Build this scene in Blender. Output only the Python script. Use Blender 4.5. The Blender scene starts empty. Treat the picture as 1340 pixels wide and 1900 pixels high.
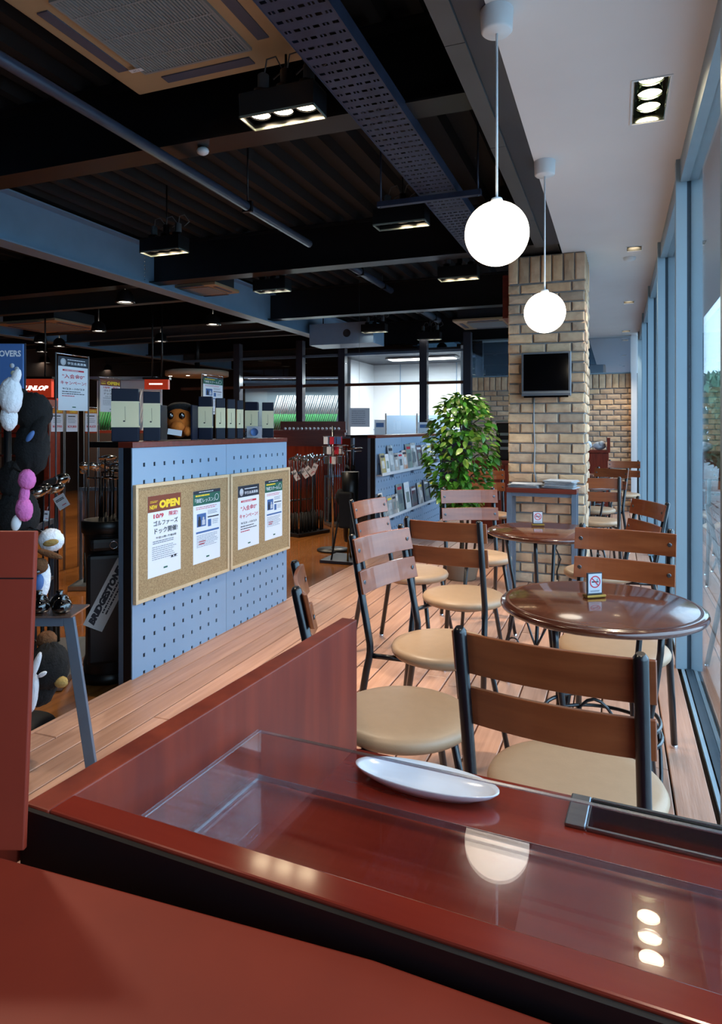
import bpy, bmesh, math, random
from mathutils import Vector, Matrix
random.seed(7)
SC = bpy.context.scene
COL = SC.collection

# ------------------------------------------------------------------ camera
# 1340x1900 frame, level camera with a lowered (shifted) frame; horizon at y=795
FPX, HX, EYE = 1245.0, 474.0, 1.25
YAW = math.atan(HX / FPX)
cam = bpy.data.cameras.new('camera')
cam.sensor_fit = 'VERTICAL'; cam.sensor_height = 36.0
cam.lens = FPX / 1900.0 * 36.0
cam.shift_y = -(950 - 795) / 1900.0
cam.clip_start = 0.02; cam.clip_end = 200
camo = bpy.data.objects.new('camera', cam); COL.objects.link(camo)
camo.location = (0, 0, EYE); camo.rotation_euler = (math.pi / 2, 0, YAW)
SC.camera = camo

# ------------------------------------------------------------------ world, exposure
W = bpy.data.worlds.new('sky'); SC.world = W; W.use_nodes = True
wn = W.node_tree.nodes; wl = W.node_tree.links
bg = wn['Background']; bg.inputs['Strength'].default_value = 6.5
bg.inputs['Color'].default_value = (0.47, 0.735, 1.0, 1)
SC.view_settings.view_transform = 'Standard'
SC.view_settings.look = 'None'
SC.view_settings.gamma = 1.0
SC.view_settings.use_curve_mapping = False
SC.view_settings.exposure = -0.15
SC.cycles.caustics_reflective = False
SC.cycles.caustics_refractive = False
SC.cycles.sample_clamp_indirect = 4.0
SC.cycles.max_bounces = 8
SC.cycles.transparent_max_bounces = 24

# ------------------------------------------------------------------ levels
ZS = -0.12           # shop floor (timber deck is z = 0)
ZW = 2.65            # white ceiling
XE = -2.24           # edge of the timber deck
XG = 0.355           # glass plane
YB = 10.85           # far brick wall

# ------------------------------------------------------------------ helpers
def lin(h):
    h = h.lstrip('#'); r = []
    for i in (0, 2, 4):
        v = int(h[i:i+2], 16) / 255
        r.append(v / 12.92 if v <= .04045 else ((v + .055) / 1.055) ** 2.4)
    return (r[0], r[1], r[2], 1)

M = {}
def newmat(name):
    m = bpy.data.materials.new(name); m.use_nodes = True
    nt = m.node_tree; b = nt.nodes['Principled BSDF']
    M[name] = m
    return m, nt, b
def N(nt, t, **k):
    n = nt.nodes.new(t)
    for a, v in k.items(): setattr(n, a, v)
    return n
def coords(nt, scale=(1, 1, 1), rand=True):
    tc = N(nt, 'ShaderNodeTexCoord'); mp = N(nt, 'ShaderNodeMapping')
    mp.inputs['Scale'].default_value = scale
    nt.links.new(tc.outputs['Object'], mp.inputs['Vector'])
    if rand:
        oi = N(nt, 'ShaderNodeObjectInfo'); ml = N(nt, 'ShaderNodeMath', operation='MULTIPLY')
        ml.inputs[1].default_value = 37.0
        nt.links.new(oi.outputs['Random'], ml.inputs[0])
        nt.links.new(ml.outputs[0], mp.inputs['Location'])
    return mp
def pbr(name, col, rough=.5, metal=0., var=.0, vscale=8., rand=0., bump=0., bscale=60., coat=0., emit=None, estr=0., spec=.5, stretch=(1, 1, 1), col2=None, trans=0.):
    m, nt, b = newmat(name)
    b.inputs['Roughness'].default_value = rough
    b.inputs['Metallic'].default_value = metal
    b.inputs['Coat Weight'].default_value = coat
    b.inputs['Coat Roughness'].default_value = .08
    b.inputs['Specular IOR Level'].default_value = spec
    c = lin(col); b.inputs['Base Color'].default_value = c
    out = None
    if var or col2:
        mp = coords(nt, stretch)
        nz = N(nt, 'ShaderNodeTexNoise'); nz.inputs['Scale'].default_value = vscale; nz.inputs['Detail'].default_value = 5
        nt.links.new(mp.outputs[0], nz.inputs['Vector'])
        rp = N(nt, 'ShaderNodeValToRGB')
        c2 = lin(col2) if col2 else tuple(x * (1 - var) for x in c[:3]) + (1,)
        rp.color_ramp.elements[0].position = .3; rp.color_ramp.elements[1].position = .7
        rp.color_ramp.elements[0].color = c2; rp.color_ramp.elements[1].color = c
        nt.links.new(nz.outputs['Fac'], rp.inputs['Fac']); out = rp.outputs['Color']
        nt.links.new(out, b.inputs['Base Color'])
    if rand:
        oi = N(nt, 'ShaderNodeObjectInfo'); mr = N(nt, 'ShaderNodeMapRange')
        mr.inputs['To Min'].default_value = 1 - rand; mr.inputs['To Max'].default_value = 1 + rand
        nt.links.new(oi.outputs['Random'], mr.inputs['Value'])
        mx = N(nt, 'ShaderNodeVectorMath', operation='SCALE')
        if out: nt.links.new(out, mx.inputs[0])
        else: mx.inputs[0].default_value = c[:3]
        nt.links.new(mr.outputs[0], mx.inputs['Scale'])
        nt.links.new(mx.outputs[0], b.inputs['Base Color'])
    if bump:
        mp2 = coords(nt, stretch)
        nz2 = N(nt, 'ShaderNodeTexNoise'); nz2.inputs['Scale'].default_value = bscale; nz2.inputs['Detail'].default_value = 4
        nt.links.new(mp2.outputs[0], nz2.inputs['Vector'])
        bp = N(nt, 'ShaderNodeBump'); bp.inputs['Strength'].default_value = bump; bp.inputs['Distance'].default_value = .004
        nt.links.new(nz2.outputs['Fac'], bp.inputs['Height']); nt.links.new(bp.outputs['Normal'], b.inputs['Normal'])
    if emit:
        b.inputs['Emission Color'].default_value = lin(emit); b.inputs['Emission Strength'].default_value = estr
    if trans:
        b.inputs['Transmission Weight'].default_value = trans
    return m
def clear(name, tint, refl=.08, rough=0.0, grime=0.):
    """thin clear sheet: straight-through light plus an angle-dependent mirror"""
    m, nt, b = newmat(name); nt.nodes.remove(b)
    o = nt.nodes['Material Output']
    t = N(nt, 'ShaderNodeBsdfTransparent'); t.inputs['Color'].default_value = tint
    g = N(nt, 'ShaderNodeBsdfGlossy'); g.inputs['Roughness'].default_value = rough
    lw = N(nt, 'ShaderNodeLayerWeight'); lw.inputs['Blend'].default_value = .5
    pw = N(nt, 'ShaderNodeMath', operation='POWER'); pw.inputs[1].default_value = 5.
    nt.links.new(lw.outputs['Facing'], pw.inputs[0])
    ad = N(nt, 'ShaderNodeMath', operation='MULTIPLY_ADD'); ad.inputs[1].default_value = 1 - refl; ad.inputs[2].default_value = refl
    ad.use_clamp = True
    nt.links.new(pw.outputs[0], ad.inputs[0])
    mx = N(nt, 'ShaderNodeMixShader')
    nt.links.new(ad.outputs[0], mx.inputs[0]); nt.links.new(t.outputs[0], mx.inputs[1]); nt.links.new(g.outputs[0], mx.inputs[2])
    nt.links.new(mx.outputs[0], o.inputs['Surface'])
    return m

# surfaces
pbr('deck', '#bd9079', .42, var=.0, vscale=3., stretch=(14, .8, 14), col2='#a67a64', rand=.16, bump=.25, bscale=9.)
pbr('deck_gap', '#1c130e', .9)
pbr('shop_floor', '#9c6232', .14, col2='#7d4a22', vscale=2.5, stretch=(10, .6, 1), coat=.4)
pbr('white_ceiling', '#d9d8da', .85, var=.03, vscale=4)
pbr('black_ceiling', '#0b0c11', .75, var=.3, vscale=3)
pbr('black_steel', '#0d0e13', .42, var=.3, vscale=5)
pbr('dark_steel', '#2b2f3b', .45, var=.2, vscale=3)
pbr('grey_steel', '#4a4b4e', .5, var=.25, vscale=3)
pbr('blue_steel', '#86a6c4', .5, var=.12, vscale=4)
pbr('conduit', '#39465e', .4, metal=.3, var=.3, vscale=7)
pbr('tray_steel', '#3a425c', .5, metal=.5, var=.35, vscale=12)
pbr('mullion', '#8fa6b4', .38, metal=.25, var=.08, vscale=3, stretch=(4, 4, .6))
pbr('mullion_gap', '#20303c', .6)
pbr('mortar', '#8b8988', .95, var=.3, vscale=30, bump=.4, bscale=90)
pbr('brick', '#d3b391', .9, col2='#b69578', vscale=12, rand=.22, bump=.5, bscale=38)
def brick_tints():
    m = M['brick']; nt = m.node_tree; b = nt.nodes['Principled BSDF']
    src = b.inputs['Base Color'].links[0].from_socket
    oi = N(nt, 'ShaderNodeObjectInfo'); mu = N(nt, 'ShaderNodeMath', operation='MULTIPLY'); mu.inputs[1].default_value = 7.31
    fr = N(nt, 'ShaderNodeMath', operation='FRACT'); rp = N(nt, 'ShaderNodeValToRGB')
    cr = rp.color_ramp; cr.interpolation = 'CONSTANT'
    for k, (p, c) in enumerate(((0, (1, 1, 1, 1)), (.35, (.92, .95, 1.02, 1)), (.55, (1.05, .96, .90, 1)), (.75, (.80, .83, .90, 1)), (.88, (1.1, 1.06, .98, 1)))):
        e = cr.elements[k] if k < 2 else cr.elements.new(p)
        e.position = p; e.color = c
    nt.links.new(oi.outputs['Random'], mu.inputs[0]); nt.links.new(mu.outputs[0], fr.inputs[0]); nt.links.new(fr.outputs[0], rp.inputs['Fac'])
    mx = N(nt, 'ShaderNodeVectorMath', operation='MULTIPLY')
    nt.links.new(src, mx.inputs[0]); nt.links.new(rp.outputs['Color'], mx.inputs[1]); nt.links.new(mx.outputs[0], b.inputs['Base Color'])
brick_tints()
pbr('cherry', '#80301d', .42, col2='#5e1d12', vscale=3.2, stretch=(9, 9, 1.0), spec=.28)
pbr('cherry_top', '#7e2a1c', .16, col2='#641d14', vscale=3.0, stretch=(1.2, 9, 9), coat=.6)
pbr('cherry_dull', '#7c2817', .5, col2='#661f12', vscale=6, spec=.3)
pbr('screw_metal', '#63676e', .35, metal=.9)
pbr('rod_back', '#7b8f9c', .6)
pbr('black_edge', '#08080a', .35)
pbr('shelf_red', '#6f2b1e', .35, col2='#551d14', vscale=4, stretch=(1, 8, 8))
pbr('table_wood', '#74402a', .17, col2='#5a2c1b', vscale=3, stretch=(1.2, 9, 1), coat=.7)
pbr('table_rim', '#5a2a1a', .2, col2='#431c11', vscale=5, coat=.8)
pbr('slat_wood', '#94502c', .34, col2='#7a3c1e', vscale=3, stretch=(1.3, 10, 10), coat=.35, rand=.08)
pbr('chair_black', '#0d0f16', .28, coat=.3)
pbr('vinyl', '#ab8a6c', .42, var=.06, vscale=30, bump=.08, bscale=220)
pbr('chrome', '#d8d8dc', .18, metal=1.)
pbr('steel', '#a9b0b6', .3, metal=.9, var=.15, vscale=20, stretch=(1, 12, 12))
pbr('bluish_steel', '#71869c', .4, metal=.55, var=.15, vscale=10)
pbr('pan_steel', '#8e959a', .24, metal=1., var=.2, vscale=18, stretch=(1, 14, 14))
pbr('porcelain', '#dfe3ea', .2, coat=.5)
pbr('peg', '#88a2bd', .45, var=.04, vscale=4)
pbr('peg_hole_shade', '#0b0d12', .9)  # near-black colour standing in for the shade behind the peg holes
pbr('cork', '#b79a72', .95, col2='#8d7250', vscale=140, bump=.3, bscale=150)
pbr('cork_frame', '#d7bd98', .55, var=.1, vscale=10, stretch=(1, 6, 6))
pbr('paper', '#e4e6ec', .7)
pbr('paper_grey', '#c3c7cf', .7)
pbr('ink', '#1e1e28', .7)
pbr('ink_soft', '#777b88', .7)
pbr('ink_red', '#c2203a', .7)
pbr('ink_maroon', '#7a3a24', .6)
pbr('ink_yellow', '#f2cf2a', .6)
pbr('ink_green', '#1f5d4b', .6)
pbr('ink_navy', '#1d2433', .6)
pbr('ink_blue', '#41659c', .6)
pbr('ink_orange', '#d5821e', .6)
pbr('white_plastic', '#d5dae0', .4)
pbr('cream', '#d8d1ad', .6, var=.05)
pbr('navy_gloss', '#0b1126', .42, spec=.2)
pbr('label_grey', '#5d6370', .5)
pbr('black_cloth', '#0c0c0f', .8, var=.4, vscale=30)
pbr('fur_black', '#08080b', .95, var=.4, vscale=60, bump=1., bscale=120)
pbr('fur_white', '#dfe2e8', .9, var=.08, vscale=40, bump=.8, bscale=120)
pbr('fur_pink', '#d970b4', .9, var=.15, vscale=40, bump=.8, bscale=120)
pbr('fur_brown', '#6b4426', .95, var=.35, vscale=40, bump=1., bscale=120)
pbr('fur_tan', '#a98a4e', .95, var=.2, vscale=40, bump=.8, bscale=120)
pbr('fur_orange', '#c46a1e', .9, var=.2, vscale=25, bump=.8, bscale=120)
pbr('eye_gloss', '#050507', .06, coat=1.)
pbr('bag_black', '#0d0e11', .4, var=.3, vscale=8)
pbr('bag_panel', '#b9b8b6', .45)
pbr('club_head', '#c9ccd0', .16, metal=.95)
pbr('club_dark', '#2c2e33', .2, metal=.6, coat=.6)
pbr('shaft', '#3a3f49', .3, metal=.7)
pbr('shaft_light', '#8fa0b4', .25, metal=.8)
pbr('grip_black', '#0b0b0d', .7)
pbr('grip_green', '#2f8a4a', .6)
pbr('brass', '#8a6830', .3, metal=.9)
pbr('acac_beige', '#b39a78', .55, var=.05)
pbr('acgrille', '#8a9296', .5)
pbr('acdark', '#20232a', .7)
pbr('acvane', '#4d5468', .5)
pbr('tv_frame', '#6f747c', .3, metal=.5)
pbr('tv_screen', '#030305', .08, coat=.6)
pbr('cable_grey', '#9aa0a6', .6)
pbr('newsprint', '#b8bcc2', .8, var=.25, vscale=40)
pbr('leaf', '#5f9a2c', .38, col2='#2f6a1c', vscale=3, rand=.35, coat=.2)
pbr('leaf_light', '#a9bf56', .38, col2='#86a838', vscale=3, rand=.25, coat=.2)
pbr('leaf_out', '#7fae86', .6, rand=.3, col2='#4e8a64', vscale=.8)
pbr('bark', '#4d3a28', .9, var=.3, vscale=20)
pbr('pot', '#8a7866', .6, var=.15, vscale=6)
pbr('soil', '#20160f', .95)
pbr('globe', '#fff8ee', .3, emit='#fff0d8', estr=5.5)
pbr('lamp_lens', '#ffffff', .3, emit='#ffe6bd', estr=32.)
pbr('lamp_dim', '#ffffff', .3, emit='#fff0dc', estr=14.)
pbr('lamp_body', '#0e0f13', .35, coat=.3)
pbr('lamp_reflector', '#8f9a92', .15, metal=1.)
pbr('lamp_frame', '#9ba59c', .3, metal=.6)
pbr('wire', '#565b60', .5)
pbr('sign_red', '#b7361c', .5, emit='#b7361c', estr=.45)
pbr('sign_white', '#ffffff', .5, emit='#fff4e6', estr=1.6)
pbr('bay_red', '#b7361c', .5)
pbr('room_white', '#dfe3e6', .8, var=.03)
pbr('drum_cream', '#cfc3ae', .7)
pbr('shop_wall', '#33241d', .8, var=.2)
pbr('brown_panel', '#5b3526', .4, col2='#46261b', vscale=3, stretch=(6, 1, 1))
pbr('terrace', '#b9b0ac', .6, rand=.12, col2='#a39a96', vscale=3, stretch=(12, .8, 12))
pbr('ground', '#9aa2a2', .9, var=.3, vscale=2)
pbr('eave', '#4a5866', .6)
pbr('rubber', '#0a0a0c', .7)
for i, c in enumerate(('#e6eaee', '#d6dedc', '#cbd4d9', '#a6b2bd', '#d8c9be', '#47606a', '#c0763f', '#ece9e0', '#8fa69a', '#1c1e25', '#5a2438', '#d8c05a')):
    pbr('cover_%d' % i, c, .35, col2=('#6f7a82' if i % 3 else '#f0f0ee'), vscale=9)
clear('glass', (.97, .985, .99, 1), .04)
clear('glass_dim', (.86, .91, .94, 1), .05)
clear('acrylic', (.975, .975, .985, 1), .05)
clear('acrylic_edge', (.75, .80, .90, 1), .45, rough=.25)

class MB:
    def __init__(s): s.v = []; s.f = []; s.sm = []
    def add(s, vs, fs, smooth=False):
        b = len(s.v); s.v += [tuple(v) for v in vs]
        for f in fs: s.f.append(tuple(b + i for i in f)); s.sm.append(smooth)
        return s
    def box(s, x0, x1, y0, y1, z0, z1):
        return s.add([(x0, y0, z0), (x1, y0, z0), (x1, y1, z0), (x0, y1, z0), (x0, y0, z1), (x1, y0, z1), (x1, y1, z1), (x0, y1, z1)],
                     [(3, 2, 1, 0), (4, 5, 6, 7), (0, 1, 5, 4), (1, 2, 6, 5), (2, 3, 7, 6), (3, 0, 4, 7)])
    def obox(s, mat, sx, sy, sz):
        p = [mat @ Vector((x * sx / 2, y * sy / 2, z * sz / 2)) for z in (-1, 1) for (x, y) in ((-1, -1), (1, -1), (1, 1), (-1, 1))]
        return s.add(p, [(3, 2, 1, 0), (4, 5, 6, 7), (0, 1, 5, 4), (1, 2, 6, 5), (2, 3, 7, 6), (3, 0, 4, 7)])
    def tube(s, pts, r, n=10, closed=False, cap=True):
        pts = [Vector(p) for p in pts]; k = len(pts)
        rs = r if isinstance(r, (list, tuple)) else [r] * k
        vs = []; prev = None
        for i, p in enumerate(pts):
            if closed: t = (pts[(i + 1) % k] - pts[i - 1]).normalized()
            elif i == 0: t = (pts[1] - p).normalized()
            elif i == k - 1: t = (p - pts[-2]).normalized()
            else: t = ((pts[i + 1] - p).normalized() + (p - pts[i - 1]).normalized()).normalized()
            if prev is None:
                a = Vector((0, 0, 1)) if abs(t.z) < .9 else Vector((1, 0, 0))
                u = t.cross(a).normalized()
            else:
                u = (prev - t * prev.dot(t)).normalized()
            prev = u; w = t.cross(u)
            for j in range(n):
                an = 2 * math.pi * j / n
                vs.append(p + (u * math.cos(an) + w * math.sin(an)) * rs[i])
        fs = []
        for i in range(k if closed else k - 1):
            for j in range(n):
                a = i * n + j; b = i * n + (j + 1) % n; i2 = (i + 1) % k
                fs.append((a, b, i2 * n + (j + 1) % n, i2 * n + j))
        s.add(vs, fs, True)
        if cap and not closed:
            b = len(s.v) - len(vs)
            s.f.append(tuple(b + j for j in range(n - 1, -1, -1))); s.sm.append(False)
            s.f.append(tuple(b + (k - 1) * n + j for j in range(n))); s.sm.append(False)
        return s
    def lathe(s, prof, n=32, c=(0, 0, 0), sx=1., sy=1., caps=False):
        vs = []; k = len(prof)
        for (r, z) in prof:
            for j in range(n):
                a = 2 * math.pi * j / n
                vs.append((c[0] + r * math.cos(a) * sx, c[1] + r * math.sin(a) * sy, c[2] + z))
        fs = []
        for i in range(k - 1):
            for j in range(n):
                fs.append((i * n + j, i * n + (j + 1) % n, (i + 1) * n + (j + 1) % n, (i + 1) * n + j))
        b = len(s.v); s.add(vs, fs, True)
        if caps and prof[0][0] > 1e-4: s.f.append(tuple(b + j for j in range(n - 1, -1, -1))); s.sm.append(False)
        if caps and prof[-1][0] > 1e-4: s.f.append(tuple(b + (k - 1) * n + j for j in range(n))); s.sm.append(False)
        return s
    def sphere(s, c, rx, ry=None, rz=None, n=20, rot=None):
        ry = ry or rx; rz = rz or rx; m = n // 2
        b = len(s.v); pts = []
        for i in range(m + 1):
            th = math.pi * i / m
            for j in range(n):
                ph = 2 * math.pi * j / n
                p = Vector((rx * math.sin(th) * math.cos(ph), ry * math.sin(th) * math.sin(ph), -rz * math.cos(th)))
                if rot is not None: p = rot @ p
                pts.append(p + Vector(c))
        fs = [(i * n + j, i * n + (j + 1) % n, (i + 1) * n + (j + 1) % n, (i + 1) * n + j) for i in range(m) for j in range(n)]
        return s.add(pts, fs, True)
    def prism(s, poly, z0, z1):
        n = len(poly)
        vs = [(x, y, z0) for x, y in poly] + [(x, y, z1) for x, y in poly]
        fs = [tuple(range(n - 1, -1, -1)), tuple(range(n, 2 * n))] + [(i, (i + 1) % n, n + (i + 1) % n, n + i) for i in range(n)]
        return s.add(vs, fs)
    def mesh(s, name, mat):
        me = bpy.data.meshes.new(name); me.from_pydata(s.v, [], s.f)
        me.polygons.foreach_set('use_smooth', s.sm)
        if mat: me.materials.append(M[mat] if isinstance(mat, str) else mat)
        me.validate(); me.update()
        return me
    def build(s, name, mat, parent=None, loc=None, rotz=0., bevel=0., solid=0.):
        o = bpy.data.objects.new(name, s.mesh(name, mat)); COL.objects.link(o)
        if parent: o.parent = parent
        if loc: o.location = loc
        if rotz: o.rotation_euler[2] = rotz
        if bevel:
            b = o.modifiers.new('bevel', 'BEVEL'); b.width = bevel; b.segments = 2; b.limit_method = 'ANGLE'
        if solid:
            b = o.modifiers.new('solid', 'SOLIDIFY'); b.thickness = solid
        return o

ORD = 'first second third fourth fifth sixth seventh eighth ninth tenth eleventh twelfth thirteenth fourteenth fifteenth sixteenth seventeenth eighteenth nineteenth'.split()
def nth(i):
    if i < 19: return ORD[i]
    i += 1
    tens = {2: ('twenty', 'twentieth'), 3: ('thirty', 'thirtieth'), 4: ('forty', 'fortieth')}[i // 10]
    return tens[1] if i % 10 == 0 else tens[0] + '-' + ORD[i % 10 - 1]
def tag(o, label=None, cat=None, group=None, kind=None):
    if label: o['label'] = label
    if cat: o['category'] = cat
    if group: o['group'] = group
    if kind: o['kind'] = kind
    return o
def thing(name, label, cat, loc=(0, 0, 0), rotz=0., group=None, mat=None):
    o = bpy.data.objects.new(name, None); COL.objects.link(o)
    o.empty_display_size = .1
    if mat is not None: o.matrix_world = mat
    else: o.location = loc; o.rotation_euler = (0, 0, rotz)
    return tag(o, label, cat, group)
def dup(o, parent=None):
    c = o.copy(); COL.objects.link(c); c.parent = parent
    for ch in o.children: dup(ch, c)
    return c
def inst(name, me, parent=None, loc=(0, 0, 0), rot=(0, 0, 0), scale=(1, 1, 1)):
    o = bpy.data.objects.new(name, me); COL.objects.link(o)
    o.parent = parent; o.location = loc; o.rotation_euler = rot; o.scale = scale
    return o
def frame(origin, x, y):
    x = Vector(x).normalized(); y = Vector(y); y = (y - x * y.dot(x)).normalized(); z = x.cross(y)
    m = Matrix((x, y, z)).transposed().to_4x4(); m.translation = Vector(origin)
    return m
SN, CS = math.sin(YAW), math.cos(YAW)
def ray(px, py):
    u = (px - 670) / FPX
    return Vector((u * CS - SN, u * SN + CS, -(py - 795) / FPX))
def at_z(px, py, z): r = ray(px, py); return Vector((0, 0, EYE)) + r * ((z - EYE) / r.z)
def at_x(px, py, x): r = ray(px, py); return Vector((0, 0, EYE)) + r * (x / r.x)
def at_y(px, py, y): r = ray(px, py); return Vector((0, 0, EYE)) + r * (y / r.y)
def at_d(px, py, d): return Vector((0, 0, EYE)) + ray(px, py) * d

def text(body, mat, parent, x, y, h, w=None, z=.0012, bold=.0, align='CENTER', name='lettering', shear=0.):
    """flat lettering in the parent's local xy plane; h = cap height, w = fitted width"""
    c = bpy.data.curves.new('t', 'FONT'); c.body = body; c.align_x = 'LEFT'; c.size = 1.0
    c.offset = bold * (1.5 if body.isascii() else .75); c.extrude = 0.0; c.shear = shear; c.resolution_u = 2
    t = bpy.data.objects.new('t', c); COL.objects.link(t)
    dg = bpy.context.evaluated_depsgraph_get()
    me = bpy.data.meshes.new_from_object(t.evaluated_get(dg))
    bpy.data.objects.remove(t); bpy.data.curves.remove(c)
    xs = [v.co.x for v in me.vertices]; ys = [v.co.y for v in me.vertices]
    x0, x1, y0, y1 = min(xs), max(xs), min(ys), max(ys)
    sy = h / (y1 - y0); sx = (w / (x1 - x0)) if w else sy
    ox = {'CENTER': (x0 + x1) / 2, 'LEFT': x0, 'RIGHT': x1}[align]
    for v in me.vertices: v.co = ((v.co.x - ox) * sx, (v.co.y - (y0 + y1) / 2) * sy, 0)
    me.materials.clear(); me.materials.append(M[mat])
    return inst(name, me, parent, (x, y, z))
def plate(parent, name, mat, x0, x1, y0, y1, z=.0004, t=.0004):
    return MB().box(x0, x1, y0, y1, z, z + t).build(name, mat, parent)
def dashes(parent, x0, x1, ys, h, mat='ink_soft', name='fine_print', z=.001, seed=1):
    rn = random.Random(seed); mb = MB()
    for y in ys:
        x = x0; e = x1 - rn.random() * (x1 - x0) * .25
        while x < e:
            l = min(e - x, (x1 - x0) * rn.uniform(.03, .12))
            mb.box(x, x + l, y, y + h, z, z + .0003); x += l + (x1 - x0) * .018
    return mb.build(name, mat, parent)
def perf(u0, u1, v0, v1, hu, hv, du, dv):
    """sheet in (u,v) with rectangular holes centred on hu x hv"""
    us = [u0] + [q for h in hu for q in (h - du / 2, h + du / 2)] + [u1]
    vs = [v0] + [q for h in hv for q in (h - dv / 2, h + dv / 2)] + [v1]
    pts = [(u, v) for v in vs for u in us]; n = len(us); fs = []
    for j in range(len(vs) - 1):
        for i in range(n - 1):
            if i % 2 == 1 and j % 2 == 1: continue
            fs.append((j * n + i, j * n + i + 1, (j + 1) * n + i + 1, (j + 1) * n + i))
    return pts, fs
def spot(name, loc, to, watts, col=(1, .83, .62), ang=60, blend=.5, r=.03, parent=None):
    l = bpy.data.lights.new(name, 'SPOT'); l.energy = watts; l.color = col
    l.spot_size = math.radians(ang); l.spot_blend = blend; l.shadow_soft_size = r
    o = bpy.data.objects.new(name, l); COL.objects.link(o)
    d = Vector(to) - Vector(loc)
    q = d.to_track_quat('-Z', 'Y')
    if parent:
        o.parent = parent; o.matrix_parent_inverse = parent.matrix_world.inverted() if False else Matrix.Translation(-Vector(parent.location))
    o.location = loc; o.rotation_euler = q.to_euler()
    return o

# ================================================================== STRUCTURE
def struct(o, label): return tag(o, label, kind='structure')
# ---- shop floor, deck
fl = MB().box(-11.2, .60, -2.6, 14.7, ZS - .1, ZS).build('floor', 'shop_floor'); struct(fl, 'glossy brown laminate floor of the golf shop')
dk = thing('floor_deck', 'raised timber deck floor of narrow boards running away from the counter', 'floor'); dk['kind'] = 'structure'; del dk['category']
MB().box(XE + .03, .34, -2.4, YB, ZS, -.03).build('joists', 'deck_gap', dk)
PW = .121
def plank_mesh(L, w, mat='deck'):
    mb = MB(); b = .003; h = .026; x = w / 2 - .0032
    mb.add([(-x, 0, -h), (x, 0, -h), (x, L, -h), (-x, L, -h), (-x, 0, -b), (x, 0, -b), (x, L, -b), (-x, L, -b), (-x + b, b, 0), (x - b, b, 0), (x - b, L - b, 0), (-x + b, L - b, 0)],
           [(0, 1, 5, 4), (1, 2, 6, 5), (2, 3, 7, 6), (3, 0, 4, 7), (4, 5, 9, 8), (5, 6, 10, 9), (6, 7, 11, 10), (7, 4, 8, 11), (8, 9, 10, 11), (3, 2, 1, 0)])
    return mb.mesh('plank', mat)
LENS = (1.8, 2.4, 3.0, 3.6)
pm = {L: plank_mesh(L - .004, PW) for L in LENS}
rn = random.Random(3)
nx = 21
for i in range(nx):
    x = XE + PW * (i + .5)
    y = -2.4 + rn.choice((-.0, -.9, -1.5, -.4))
    while y < YB:
        L = rn.choice(LENS)
        if y + L > -1.2:
            if y + L > YB:
                o = inst('plank', pm[L], dk, (x, y, 0), scale=(1, (YB - y) / L, 1))
            else:
                o = inst('plank', pm[L], dk, (x, y, 0))
        y += L
MB().box(XE - .022, XE - .002, -2.4, YB, ZS, -.001).build('edge_board', 'deck', dk)
# ---- outer terrace and ground
tr = thing('floor_terrace', 'outdoor timber terrace outside the glass wall', 'floor'); tr['kind'] = 'structure'; del tr['category']
tm = {L: plank_mesh(L - .004, PW, 'terrace') for L in LENS}
MB().box(.43, 2.3, -2.4, 12, ZS - .02, -.06).build('joists', 'deck_gap', tr)
for i in range(15):
    x = .45 + PW * (i + .5); y = -2.4 - rn.random()
    while y < 12:
        L = rn.choice(LENS)
        inst('plank', tm[L], tr, (x, y, -.03)); y += L
struct(MB().box(-40, 60, -30, 70, ZS - .4, ZS - .25).build('ground', 'ground'), 'grey ground outside the terrace')
# ---- window wall
wd = thing('window_1', 'glass wall of tall panes between pale blue-grey steel mullions', 'window'); wd['kind'] = 'structure'; del wd['category']
MY = [-1.10, .56, 2.22, 3.88, 5.54, 7.20, 8.86, 10.52]
mul = MB().box(.29, .342, -.032, .032, 0, 2.65).mesh('mullion', 'mullion')
mulo = MB().box(.368, .42, -.032, .032, -.05, 2.65).mesh('outer_mullion', 'mullion')
gas = MB().box(.342, .368, -.022, .022, -.05, 2.65).mesh('gasket', 'mullion_gap')
for y in MY:
    inst('mullion', mul, wd, (0, y, 0)); inst('outer_mullion', mulo, wd, (0, y, 0)); inst('gasket', gas, wd, (0, y, 0))
for a, b in zip(MY[:-1], MY[1:]):
    MB().box(XG - .003, XG + .003, a + .023, b - .023, .0, 2.53).build('pane', 'glass', wd)
    MB().box(.31, .40, a + .033, b - .033, 2.53, 2.65).build('header', 'mullion', wd)
    MB().box(.335, .375, a + .033, b - .033, -.04, .006).build('sill_track', 'mullion_gap', wd)
MB().box(.315, .33, -1.1, YB - .3, -.02, .001).build('floor_strip', 'mullion', wd)
# ---- white cafe ceiling with cut-outs for the recessed lamps
DLS = [(.065, .203, 2.92, 3.33), (.075, .185, 5.56, 5.70), (.075, .185, 7.93, 8.07), (.075, .185, 10.30, 10.44), (.065, .203, .52, .93)]
xs = [-.404, .065, .075, .185, .203, .44]
ys = sorted([-2.6, YB + .3] + [q for d in DLS for q in d[2:]])
pts = [(x, y, ZW) for y in ys for x in xs]; fs = []
for j in range(len(ys) - 1):
    for i in range(len(xs) - 1):
        cx_, cy_ = (xs[i] + xs[i+1]) / 2, (ys[j] + ys[j+1]) / 2
        if any(d[0] < cx_ < d[1] and d[2] < cy_ < d[3] for d in DLS): continue
        q = j * len(xs) + i
        fs.append((q, q + len(xs), q + len(xs) + 1, q + 1))
wc = MB().add(pts, fs).build('ceiling_white', 'white_ceiling'); sm = wc.modifiers.new('s', 'SOLIDIFY'); sm.thickness = .012; sm.offset = -1
struct(wc, 'flat white plaster ceiling strip above the cafe tables')
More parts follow.
